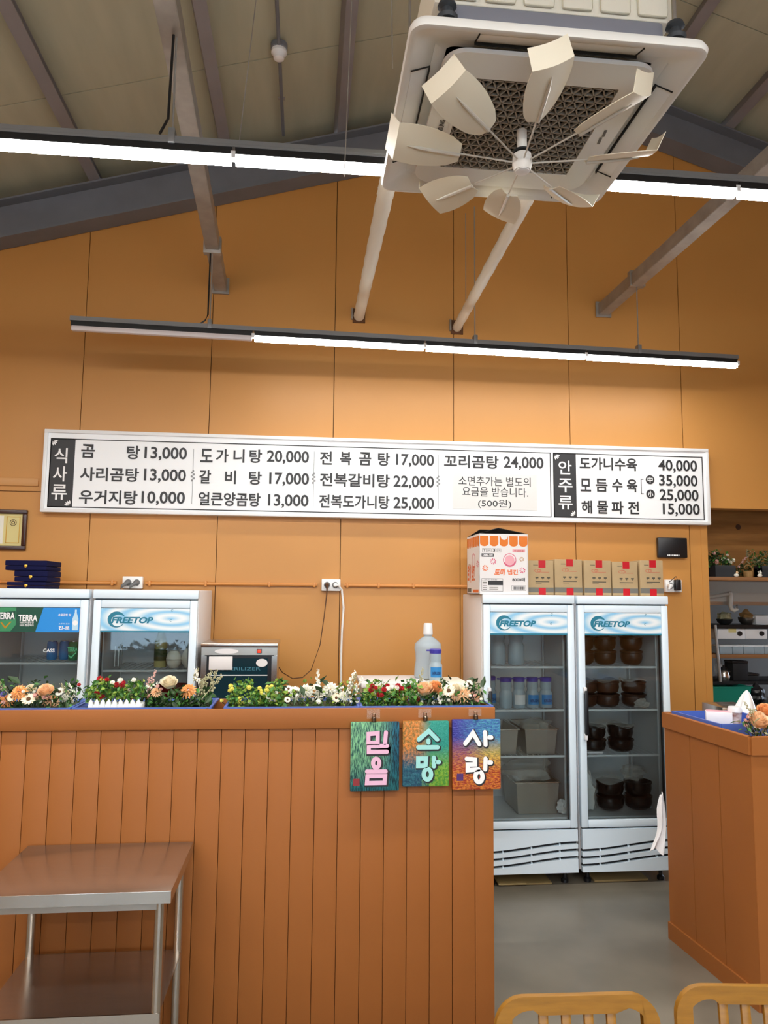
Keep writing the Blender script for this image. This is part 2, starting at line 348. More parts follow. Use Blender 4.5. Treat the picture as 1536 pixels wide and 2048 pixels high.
q = A0 + (A1-A0).normalized()*.905
MB().tube([q+Vector((-.012, -.008, .6)), q+Vector((-.014, -.008, .16)), q+Vector((-.03, -.008, .12)), q+Vector((-.07, -.005, .09))], .0055, 8).build('power_cord', M['black'], rowA)
q = A0 + (A1-A0).normalized()*2.72
MB().tube([q+Vector((-.0, .1, .42)), q+Vector((-.0, .1, 1.1))], .003, 6).build('support_wire', M['galv'], rowA)
zB = 3.72
rowB = lamp_row('long LED lamp passing behind the air conditioner', (-3.685, 3.024, zB), (4.12, 3.02, zB), 7, set(), [(3.09, .56), (6.2, .56)])
q = Vector((-.595, 3.02, zB))
MB().tube([q+Vector((-.01, -.01, .57)), q+Vector((-.018, -.01, .17)), q+Vector((-.05, -.01, .1))], .006, 8).build('power_cord', M['black'], rowB)
MB().tube([(-.32, 3.02, zB+.09), (-.25, 3.3, zr(-.25)-.3)], .0025, 6).build('support_wire', M['galv'], rowB)
lamp_row('unseen LED lamp added above the camera for room light', (-3.685, 1.0, zB), (4.12, 1.0, zB), 7, set(), [(3.1, .55), (6.2, .55)])  # unseen row, added overhead to supply the hall with light
lamp_row('unseen LED lamp added by the rear window for room light', (-3.685, -3.3, zB), (4.12, -3.3, zB), 7, set(), [(3.1, .55), (6.2, .55)])  # unseen row, added to brighten the faces turned to the camera
lamp_row('unseen LED lamp added far behind the camera for room light', (-3.685, -1.2, zB), (4.12, -1.2, zB), 7, set(), [(3.1, .55), (6.2, .55)])  # unseen row, added for more light from behind

# conduit with heat detector on the roof
t = thing('heat_detector', 'round white heat detector on a thin ceiling conduit', 'detector', (-.25, 4.66, zr(-.25)-.1))
cx = -.25; zc = zr(cx)-.05
MB().tube([(cx, 5.56, zc), (cx, 2.2, zc)], .012, 10).build('conduit', M['steel'], t)
c = Vector((cx, 4.62, zc))
MB().lathe([(.055, .03), (.055, -.005), (.05, -.01)], c, 20).build('base', M['steel'], t)
MB().lathe([(.05, -.01), (.052, -.03), (.04, -.045), (.034, -.07), (.02, -.078)], c, 20).build('head', M['white'], t)
MB().box(c+Vector((0, .5, 0)), (.05, .02, .012)).build('saddle_clip', M['galv'], t)

# ================================================================ AIR CONDITIONER
AX, AY, AZ = .755, 2.53, 3.63
ac = thing('air_conditioner', 'white ceiling cassette air conditioner with triangle-patterned grille', 'air conditioner', (AX, AY, AZ))
def rrect(hx, hy, r, n=6):
    out = []
    for cx_, cy_, a0 in ((hx-r, hy-r, 0), (-hx+r, hy-r, 90), (-hx+r, -hy+r, 180), (hx-r, -hy+r, 270)):
        for k in range(n+1):
            a = math.radians(a0+90*k/n); out.append((cx_+r*math.cos(a), cy_+r*math.sin(a)))
    return out
def ring_loft(levels):                       # stack of rounded rectangles joined into one skin
    m = MB(); rings = [[m.bm.verts.new((x, y, z)) for x, y in rrect(hx, hy, r)] for hx, hy, r, z in levels]
    for A, B in zip(rings, rings[1:]):
        n = len(A)
        for k in range(n): m.bm.faces.new((A[k], A[(k+1) % n], B[(k+1) % n], B[k]))
    return m
ring_loft([(.40, .40, .03, .035), (.472, .472, .05, .03), (.478, .478, .05, .015), (.474, .474, .05, .0), (.462, .462, .045, -.003), (.45, .45, .04, .004), (.388, .388, .03, .026), (.384, .384, .03, .032), (.35, .35, .03, .034)]).build('panel_frame', M['acw'], ac, local=True, ang=50)
for k in range(4):                            # four air outlets with louvres
    rot = Matrix.Rotation(k*PI/2, 4, 'Z')
    MB().box((0, .418, .0165), (.52, .062, .006), .002, Matrix.Rotation(-.36, 3, 'X')).xf(rot).build('louvre', M['acw'], ac, local=True)
    sm = MB()
    for sx in (-.262, .262): sm.box((sx, .418, .0145), (.003, .066, .006), 0, Matrix.Rotation(-.36, 3, 'X'))
    sm.box((0, .387, .020), (.53, .004, .012)).xf(rot).build('outlet_gap', M['acd'], ac, local=True)
MB().b2((-.36, -.36, .034), (.36, .36, .05)).build('inner_plate', M['acw'], ac, local=True)
G = .262                                      # half size of the grille opening
ip = MB(); ol = rrect(.352, .378, .075, 7); n4 = len(ol)//4
cor = [(.26, G), (-.26, G), (-.26, -G), (.26, -G)]
def ipring(z, lo): return [ip.bm.verts.new((x, y, z)) for x, y in ol], [ip.bm.verts.new((x, y, z)) for x, y in cor]
oA, iA = ipring(-.004, 0); oB, iB = ipring(.012, 1)
for q4 in range(4):
    for k in range(n4-1): a_, b_ = q4*n4+k, q4*n4+k+1; ip.bm.faces.new((oA[a_], oA[b_], iA[q4])); ip.bm.faces.new((oB[b_], oB[a_], iB[q4]))
    a_, b_ = q4*n4+n4-1, (q4*n4+n4) % len(ol); nx_ = (q4+1) % 4
    ip.bm.faces.new((oA[a_], oA[b_], iA[nx_], iA[q4])); ip.bm.faces.new((oB[b_], oB[a_], iB[q4], iB[nx_])); ip.bm.faces.new((iA[q4], iA[nx_], iB[nx_], iB[q4]))
for k in range(len(ol)): ip.bm.faces.new((oA[k], oB[k], oB[(k+1) % len(ol)], oA[(k+1) % len(ol)]))
ip.build('intake_panel', M['acw'], ac, local=True, ang=30)
gm = MB(); P = .038                           # triangle lattice: one family of straight bars, two of diagonals
def gbar(x0, y0, x1, y1, w=.005):
    d = Vector((x1-x0, y1-y0, 0)); L = d.length
    if L < .01: return
    gm.box(((x0+x1)/2, (y0+y1)/2, .004), (L, w, .012), 0, Matrix.Rotation(math.atan2(d.y, d.x), 3, 'Z'))
def clipline(px, py, dx, dy):
    t0, t1 = -9., 9.
    for p, d in ((px, dx), (py, dy)):
        if abs(d) < 1e-9:
            if abs(p) > G: return None
            continue
        a, b = (-G-p)/d, (G-p)/d
        if a > b: a, b = b, a
        t0, t1 = max(t0, a), min(t1, b)
    return (px+dx*t0, py+dy*t0, px+dx*t1, py+dy*t1) if t1 > t0 else None
hh = P*.95
for k in range(-9, 10):
    l = clipline(0, k*hh, 1, 0)
    if l: gbar(*l, .0045)
for sg in (-1, 1):
    a = math.atan2(hh*sg, P/2)
    for k in range(-40, 41):
        l = clipline(k*P, 0, math.cos(a), math.sin(a))
        if l: gbar(*l)
o = gm.build('intake_grille', M['acg'], ac, local=True, smooth=False); o['kind'] = 'stuff'
MB().b2((-G, -G, .012), (G, G, .02)).build('filter', M['acd'], ac, local=True)
lettering('SAMSUNG', (AX-.29, AY+.06, AZ-.0055), (0, -1, 0), (-1, 0, 0), .095, .02, M['ink'], ac, .03)
for y0_, y1_ in ((-.045, -.005), (.0, .04)): MB().box((.305, (y0_+y1_)/2, -.0048), (.010, y1_-y0_, .001), 0, Matrix.Rotation(-.12, 3, 'Z')).build('model_mark', M['greyb'], ac, local=True)
MB().b2((-.36, -.41, .034), (.35, .41, .135), .015).build('body_band', M['band'], ac, local=True)
bd = MB().b2((-.40, -.40, .137), (.39, .42, .38), .02).build('body', M['foam'], ac, local=True)
for k in range(6):
    MB().b2((-.36+.125*k, -.412, .15), (-.26+.125*k, -.398, .235), .01).build('rib', M['foam'], bd, local=True)
    MB().b2((-.36+.125*k, -.412, .25), (-.26+.125*k, -.398, .335), .01).build('rib', M['foam'], bd, local=True)
for sx, sy in ((-.36, -.43), (.375, -.43), (-.36, .44), (.375, .44)):
    MB().lathe([(.03, 0), (.034, .012), (.02, .02), (.018, .04), (.03, .048), (.026, .06)], (sx, sy, .05), 12).build('hanger_bracket', M['gpot'], ac, local=True)
    MB().tube([(sx, sy, .06), (sx, sy, 1.5)], .006, 8).build('hanger_rod', M['galv'], ac, local=True)
# loose wires at its left
for (x, y, xt, yt), lb in (((.262, 2.42, .24, 2.5), 'thin steel wire nearest the left edge of the air conditioner'), ((.12, 2.9, .17, 2.9), 'thin steel wire hanging left of the air conditioner, lower end free')):
    tag(MB().tube([(x, y, 3.62 if x < .2 else 3.75), (xt, yt, zr(x))], .0022, 6).build('hanging_wire', M['galv']), lb, 'wire')

# wind fan under the grille
fn = thing('ceiling_fan', 'eight-bladed cream fan with thin rods under the air conditioner', 'fan', (AX, AY, 3.5))
MB().lathe([(.018, .13), (.018, .04), (.024, .035)], n=16).build('stem', M['acw'], fn, local=True)
hb = MB().lathe([(.024, .04), (.033, .034), (.036, .012), (.036, -.006), (.032, -.02), (.03, -.028)], n=24).build('hub', M['acw'], fn, local=True)
MB().lathe([(.026, -.028), (.026, -.031), (.02, -.034)], n=24).build('hub_cap', M['white'], hb, local=True)
MB().lathe([(.031, .042), (.031, .05)], n=24).build('hub_gasket', M['blackm'], hb, local=True)
bl = MB()
def bladef(u, v):                             # u along the radius, v across
    s = u*1.0; x = .235 + .235*min(s/.8, 1); w = .046 + .024*math.sin(min(s/.8, 1)*PI*.8) + .012*min(s/.8, 1)
    z = -.012*math.sin(v*PI)*(1-s*.4)
    if s > .8: k = (s-.8)/.2; x += .030*k; z += .058*k; w -= .004*k
    if s < .12: w *= .78 + .22*s/.12
    return Vector((x, (v-.5)*2*w, z))
bl.grid(bladef, 15, 8).solid(.0025); blm = bl.mesh('blade', M['blade'], True, 50)
rodm = MB().tube([(.03, 0, 0), (.25, 0, -.004)], .0032, 8).tube([(.235, 0, -.013), (.38, 0, -.014), (.43, 0, -.012)], [.007, .006, .001], 8).mesh('rod', mat('fan_rod', 'd2cdc2', .3, .2))
for k, a in enumerate((-6.8, -51.5, -94.6, -136, -178, 127, 86, 45)):
    b = inst(blm, 'blade', fn, (0, 0, 0), (0, 0, 0)); b.rotation_mode = 'XYZ'
    R_ = Matrix.Rotation(math.radians(a), 4, 'Z') @ Matrix.Rotation(math.radians(-5), 4, 'Y') @ Matrix.Rotation(math.radians(24), 4, 'X')
    b.rotation_euler = R_.to_euler()
    inst(rodm, 'rod', b)

# refrigerant pipes to the wall
def pipe(label, pts, r, plate):
    t = thing('insulated_pipe', label, 'pipe', pts[-1], 0, 'insulated pipes')
    P_ = [Vector(p) for p in pts]; path = []
    for a, b in zip(P_, P_[1:]):
        n = 26
        for k in range(n): path.append(a.lerp(b, k/n))
    path.append(P_[-1]); rr = [r*(1+.05*math.sin(i*2.1)) for i in range(len(path))]
    MB().tube(path, rr, 12).build('insulation', M['pipe'], t)
    e = P_[-1]; MB().b2((e.x-.05, D-.012, e.z-.055), (e.x+.05, D-.0, e.z+.06)).build('wall_plate', M['wallgap'], t)
    MB().b2((e.x-.062, D-.03, e.z-.03), (e.x-.05, D-.0, e.z+.06)).build('bracket', M['galv'], t)
w1 = at(718, 632, D-.01); w2 = at(914, 655, D-.01)
q1 = atz(770, 392, 3.9); q2 = atz(1050, 405, 3.9)
def ext(q, w, Y): k = (Y-q.y)/(w.y-q.y); return q.lerp(w, k)
pipe('thick ribbed white pipe from the left corner of the air conditioner', [ext(q1, w1, 2.97), q1, w1], .042, 1)
pipe('smooth white pipe slanting from the air conditioner behind the fan', [ext(q2, w2, 2.97), q2, w2], .036, 1)
tag(MB().ball(ext(q1, w1, 3.2)+Vector((0, 0, -.01)), .052, 12, 8, (1, 1.7, 1)).build('pipe_joint_wrap', M['pipe']), 'lumpy white tape wrap on the ribbed pipe', 'pipe wrap')

# ================================================================ MENU BOARD
YS = 5.705                                    # face of the board
sx0, sx1 = at(85, 945, YS).x, at(1418.5, 976, YS).x; sz0, sz1 = 2.503, 3.122
sg = thing('menu_board', 'long white menu board with black Korean dishes and prices', 'menu board', ((sx0+sx1)/2, D, sz0))
MB().b2((sx0+.02, YS+.003, sz0+.02), (sx1-.02, D-.001, sz1-.02)).build('face_panel', M['signw'], sg)
for a, b in (((sx0, sz0), (sx1, sz0+.026)), ((sx0, sz1-.026), (sx1, sz1)), ((sx0, sz0+.026), (sx0+.026, sz1-.026)), ((sx1-.026, sz0+.026), (sx1, sz1-.026))):
    MB().b2((a[0], YS-.01, a[1]), (b[0], D-.001, b[1]), .003).build('frame_bar', M['signf'], sg)
YT = YS+.0015
def sbox(x0, x1, z0, z1, m, name='print_bar', y=YT, par=None): return MB().b2((x0, y-.0005, z0), (x1, YS+.004, z1)).build(name, m, par or sg, smooth=False)
def sx(x, y): return at(x, y, YT).x
def sz(x, y): return at(x, y, YT).z
def frame_rect(x0, x1, z0, z1, w=.007):
    sbox(x0, x1, z0, z0+w, M['ink'], 'border_line'); sbox(x0, x1, z1-w, z1, M['ink'], 'border_line'); sbox(x0, x0+w, z0+w, z1-w, M['ink'], 'border_line'); sbox(x1-w, x1, z0+w, z1-w, M['ink'], 'border_line')
fz0, fz1 = sz(600, 1024.5), sz(600, 890.5)
bx0, bx1 = sx(98, 945), sx(1102, 968); cx0, cx1 = sx(1107, 969), sx(1407, 976)
frame_rect(bx0, bx1, fz0, fz1); frame_rect(cx0, cx1, fz0, fz1)
k0 = sbox(bx0, sx(147.5, 947), fz0, fz1, M['ink'], 'title_block'); k1 = sbox(cx0, sx(1152.5, 970), fz0, fz1, M['ink'], 'title_block')
def stext(s, x0, x1, ym, h, m=None, bold=.022, par=None):
    X0, X1 = sx(x0, ym), sx(x1, ym); zc = sz((x0+x1)/2, ym); hh_ = h/F*YT*1.03
    lettering(s, (X0, YT-.0012, zc-hh_/2), EX, EZ, X1-X0, hh_, m or M['ink'], par or sg, bold)
def num(s, x0, x1, ym): stext(s, x0, x1, ym, 27, None, .02)
W = 26.5
for s, a, b, y in (('곰', 162.5, 190, 902), ('탕', 253.7, 280, 905), ('사리곰탕', 160, 278, 949), ('우거지탕', 158, 275, 994.5),
    ('도', 401, 425.5, 911), ('가', 432, 457, 911.5), ('니', 467, 489, 912), ('탕', 499, 524, 912.5), ('갈', 398.6, 422, 953.5), ('비', 450, 472, 954.5), ('탕', 498, 523.5, 956), ('얼큰양곰탕', 397, 521, 998.5),
    ('전', 639.6, 664, 916), ('복', 680, 702.5, 917), ('곰', 718, 742.6, 917.5), ('탕', 756, 779.6, 918.5), ('전복갈비탕', 639.6, 779.6, 960.5), ('전복도가니탕', 638, 779, 1003.5),
    ('꼬리곰탕', 888, 997.5, 923.5), ('도가니수육', 1159, 1274, 928), ('모', 1160.6, 1182, 970), ('듬', 1191, 1215, 970.5), ('수', 1224, 1245, 971), ('육', 1253.6, 1274.5, 971.5),
    ('해', 1163, 1184, 1014), ('물', 1194, 1216, 1014.5), ('파', 1223, 1247, 1015), ('전', 1256, 1278, 1015.5)): stext(s, a, b, y, W)
for s, a, b, y in (('13,000', 289, 374, 908), ('13,000', 288, 372, 952), ('10,000', 283, 370, 997), ('20,000', 534, 618, 915), ('17,000', 538.5, 618, 959), ('13,000', 536, 617, 1002.5),
    ('17,000', 792, 868, 921.5), ('22,000', 787, 868, 965), ('25,000', 787, 868, 1008), ('24,000', 1007.5, 1087, 927), ('40,000', 1316.5, 1394, 933), ('35,000', 1318, 1395, 963), ('25,000', 1319, 1397, 992), ('15,000', 1325.6, 1399.5, 1020)): num(s, a, b, y)
for s, a, b, y in (('식', 109, 135, 911), ('사', 106, 134, 947.5), ('류', 103, 134, 984)): stext(s, a, b, y, 29, M['inkw'], .012, k0)
for s, a, b, y in (('안', 1117, 1143, 935), ('주', 1117, 1145, 971), ('류', 1117, 1145, 1005)): stext(s, a, b, y, 28, M['inkw'], .012, k1)
for par, X0, X1 in ((k0, bx0, sx(147.5, 947)), (k1, cx0, sx(1152.5, 970))):   # small white fans in the corners
    for cxx, czz, s in ((X0+.012, fz1-.014, 1), (X1-.012, fz0+.014, -1)):
        m = MB()
        for k in range(4):
            a = -(k+.5)*PI/8; d = Vector((math.cos(a), 0, math.sin(a)))*s; n = Vector((-d.z, 0, d.x)); c = Vector((cxx, YT-.0012, czz))
            m.poly([c+d*.01, c+d*.03+n*.006, c+d*.045, c+d*.03-n*.006])
        m.build('corner_ornament', M['inkw'], par, smooth=False)
nb = sbox(sx(905, 983), sx(1074, 984), sz(990, 1019), sz(990, 947.5), M['note'], 'note_patch')
for s, a, b, y, h in (('소면추가는 별도의', 917, 1061, 963, 19), ('요금을 받습니다.', 924.6, 1056, 984, 19), ('(500원)', 956, 1022.5, 1008, 18)): stext(s, a, b, y, h, None, .004, nb)
for x, y0, y1 in ((387, 898, 1008), (629, 903, 1013), (878, 910, 1018)):
    X = sx(x-1.5, 955); sbox(X-.0015, X+.0015, sz(x, y1), sz(x, y0), M['thin'], 'divider_line')
    m = MB(); zc = sz(x, (y0+y1)/2)
    for k in range(6):
        a = k*PI/2.5; m.lathe([(.004, 0), (.006, .0004)], (0, 0, 0), 8).bm
    m = MB()
    for k, (dx, dz) in enumerate(((-.008, .03), (.008, .015), (-.009, 0), (.009, -.014), (-.006, -.03), (.002, .042))): m.prism([(X+dx+.007*math.cos(a), YT-.001, zc+dz+.009*math.sin(a)) for a in [PI*2*j/8 for j in range(8)]], (0, .0004, 0))
    m.build('divider_ornament', M['thin'], sg, smooth=False)
for s, x, y in (('中', 1300, 959.5), ('小', 1301, 988)):
    c = at(x, y, YT); r_ = .036
    dsc = MB().prism([(c.x+r_*math.cos(a), YT-.0012, c.z+r_*math.sin(a)) for a in [PI*2*j/24 for j in range(24)]], (0, .0008, 0)).build('round_mark', M['ink'], sg, smooth=False)
    lettering(s, (c.x-.022, YT-.0022, c.z-.024), EX, EZ, .044, .048, M['inkw'], dsc, .02)
bxm = sx(1282, 973); sbox(bxm, bxm+.005, sz(1282, 988), sz(1282, 958), M['ink'], 'bracket_line'); sbox(bxm, bxm+.022, sz(1282, 958)-.005, sz(1282, 958), M['ink'], 'bracket_line'); sbox(bxm, bxm+.022, sz(1282, 988), sz(1282, 988)+.005, M['ink'], 'bracket_line')

# ================================================================ WALL FITTINGS
def wbox(o, a, b, name, m, bev=0): return MB().b2(a, b, bev).build(name, m, o)
cz = 1.99
t = thing('wall_conduit', 'orange painted conduit pipe along the wall with saddle clips', 'conduit', (-.4, D, cz))
for a, b in ((-4.0, -1.40), (-1.19, .08), (.29, 1.9)): MB().tube([(a, D-.016, cz), (b, D-.016, cz)], .0125, 10).build('pipe', M['conduit'], t)
for x in (-1.43, -1.16, -.75, -.28, .06, .31, .55, .82): MB().b2((x-.009, D-.034, cz-.019), (x+.009, D-.0, cz+.019), .004).build('saddle_clip', M['conduit'], t)
def outlet(label, cx_, cz_):
    t = thing('socket_box', label, 'socket', (cx_, D, cz_))
    MB().b2((cx_-.072, D-.045, cz_-.045), (cx_+.072, D, cz_+.045), .006).build('box', M['plugw'], t)
    for dx in (-.03, .032): MB().lathe([(.024, 0), (.024, .004), (.02, .004)], n=18).xf(Matrix.Translation((cx_+dx, D-.045, cz_)) @ Matrix.Rotation(PI/2, 4, 'X')).build('socket_hole', M['plugg'], t)
    return t
o1 = at(265, 1165, D-.04); outlet('white socket box with two grey angled plugs above the fridge', o1.x, o1.z)
for dx in (-.03, .032):
    tag(MB().tube([(o1.x+dx, D-.05, o1.z), (o1.x+dx, D-.075, o1.z), (o1.x+dx-.035, D-.08, o1.z-.028), (o1.x+dx-.05, D-.08, o1.z-.06), (o1.x+dx-.052, D-.05, o1.z-.3)], [.02, .017, .011, .006, .004], 12).build('power_plug', M['plugg']), 'grey plug with cord in the %s hole of the socket above the fridge' % ('left' if dx < 0 else 'right'), 'plug', 'grey plugs above the fridge')
o2 = at(662, 1170, D-.04); outlet('white socket box in the middle of the orange wall', o2.x, o2.z)
tag(MB().tube([(o2.x-.03, D-.05, o2.z), (o2.x-.03, D-.072, o2.z), (o2.x-.03, D-.075, o2.z-.05)] + [at(*p) for p in ((648, 1235, D-.1), (640, 1290, D-.1), (622, 1340, D-.12), (605, 1355, D-.16), (585, 1357, D-.22), (565, 1345, D-.3), (553, 1328, D-.39))] , [.017, .012, .005] + [.0035]*7, 8).build('hanging_cable', M['cordb']), 'thin dark brown cord hanging from the middle socket to the steriliser', 'cord')
tag(MB().tube([(o2.x+.032, D-.05, o2.z), (o2.x+.032, D-.075, o2.z), (o2.x+.05, D-.07, o2.z-.0), (o2.x+.083, D-.03, o2.z-.035)] + [at(*p, D-.02) for p in ((687, 1215), (684, 1260), (682, 1310), (682, 1420))], [.018, .016, .011, .008, .008, .008, .008, .008], 8).build('hanging_cable', M['plugw']), 'white cord hanging straight down from the middle socket', 'cord')
o3 = at(1352, 1172, D-.04)
t = thing('socket_box', 'white socket box right of the kraft boxes with a black adapter', 'socket', (o3.x, D, o3.z))
MB().b2((o3.x-.085, D-.04, o3.z-.05), (o3.x+.05, D, o3.z+.05), .006).build('box', M['plugw'], t)
MB().lathe([(.024, 0), (.024, .004)], n=18).xf(Matrix.Translation((o3.x-.045, D-.04, o3.z)) @ Matrix.Rotation(PI/2, 4, 'X')).build('socket_hole', M['plugg'], t)
tag(MB().b2((o3.x-.022, D-.085, o3.z-.035), (o3.x+.022, D-.041, o3.z+.05), .006).tube([(o3.x, D-.07, o3.z+.045), (o3.x-.015, D-.075, o3.z+.075), (o3.x-.07, D-.07, o3.z+.03)], .003, 6).build('power_adapter', M['black']), 'black power adapter with thin cord in the right socket', 'adapter')
tag(MB().tube([(o3.x-.06, D-.04, o3.z), (o3.x-.06, D-.075, o3.z), (o3.x-.08, D-.08, o3.z-.03)], [.02, .018, .006], 12).build('power_plug', M['plugw']), 'white round plug beside the black adapter', 'plug')
r1, r2 = at(1316, 1115, D-.03), at(1373, 1076, D-.03)
rtm = thing('router', 'black wifi router box fixed high on the wall at right', 'router', ((r1.x+r2.x)/2, D, r1.z))
MB().b2((r1.x, D-.04, r1.z), (r2.x, D-.006, r2.z), .006).build('case', M['black'], rtm)
MB().b2((r1.x+.05, D-.007, r1.z+.03), (r2.x-.05, D, r2.z-.03)).build('wall_mount', M['black'], rtm)
for k in range(8): MB().b2((r1.x+.075+.013*k, D-.0412, r1.z+.012), (r1.x+.083+.013*k, D-.04, r1.z+.024)).build('status_mark', M['inkw'], rtm)
# framed certificate
p1, p2 = at(-95, 1098, D-.02), at(55, 1020, D-.02)
ct = thing('framed_certificate', 'gold certificate in a dark brown frame on the wall', 'frame', ((p1.x+p2.x)/2, D, p1.z))
for a, b in (((p1.x, p1.z), (p2.x, p1.z+.03)), ((p1.x, p2.z-.03), (p2.x, p2.z)), ((p1.x, p1.z+.03), (p1.x+.03, p2.z-.03)), ((p2.x-.03, p1.z+.03), (p2.x, p2.z-.03))):
    MB().b2((a[0], D-.03, a[1]), (b[0], D, b[1]), .005).build('frame_bar', M['frame'], ct)
MB().b2((p1.x+.03, D-.012, p1.z+.03), (p2.x-.03, D-.002, p2.z-.03)).build('gold_sheet', M['cert'], ct)
MB().b2((p1.x+.06, D-.0135, p1.z+.045), (p2.x-.165, D-.012, p2.z-.045)).build('paper', M['certp'], ct)
for x0, x1, z0, z1 in ((.155, .15, .05, .05), (.052, .047, .05, .05), (.155, .047, .05, .0), ): pass
fr = MB(); xa, xb, za_, zb_ = p2.x-.145, p2.x-.05, p1.z+.05, p2.z-.05
for a, b in (((xa, za_), (xb, za_+.004)), ((xa, zb_-.004), (xb, zb_)), ((xa, za_), (xa+.004, zb_)), ((xb-.004, za_), (xb, zb_))): fr.b2((a[0], D-.0145, a[1]), (b[0], D-.012, b[1]))
fr.build('gold_border', M['gold'], ct)
ce_ = Vector(((xa+xb)/2, D-.0145, zb_-.045)); m = MB(); N = 20
for r_a, r_b in ((.024, .02), (.013, .008)):
    for k in range(N):
        a, b = 2*PI*k/N, 2*PI*(k+1)/N; m.poly([ce_+Vector((math.cos(a)*r_a, 0, math.sin(a)*r_a)), ce_+Vector((math.cos(b)*r_a, 0, math.sin(b)*r_a)), ce_+Vector((math.cos(b)*r_b, 0, math.sin(b)*r_b)), ce_+Vector((math.cos(a)*r_b, 0, math.sin(a)*r_b))])
m.build('emblem', M['frame'], ct)

# ================================================================ FRIDGES
def poster_mat():
    m = bpy.data.materials.new('water_print'); m.use_nodes = True; nt = m.node_tree; b = nt.nodes['Principled BSDF']; b.inputs['Roughness'].default_value = .35
    tc = nt.nodes.new('ShaderNodeTexCoord'); mp = nt.nodes.new('ShaderNodeMapping'); nt.links.new(tc.outputs['Object'], mp.inputs[0])
    mp.inputs['Location'].default_value = (-.16, 0, -.035); mp.inputs['Scale'].default_value = (1, 0, 3.4)
    wv = nt.nodes.new('ShaderNodeTexWave'); wv.wave_type = 'RINGS'; wv.rings_direction = 'SPHERICAL'; wv.inputs['Scale'].default_value = 2.1; wv.inputs['Distortion'].default_value = 2.2; wv.inputs['Detail'].default_value = 1
    nt.links.new(mp.outputs[0], wv.inputs[0])
    rp = nt.nodes.new('ShaderNodeValToRGB'); e = rp.color_ramp.elements
    e[0].color = lin('8fcaec'); e[1].color = lin('eef5f8'); k = rp.color_ramp.elements.new(.35); k.color = lin('bfdff0')
    nt.links.new(wv.outputs['Fac'], rp.inputs[0]); nt.links.new(rp.outputs[0], b.inputs['Base Color']); return m
M['waterprint'] = poster_mat()
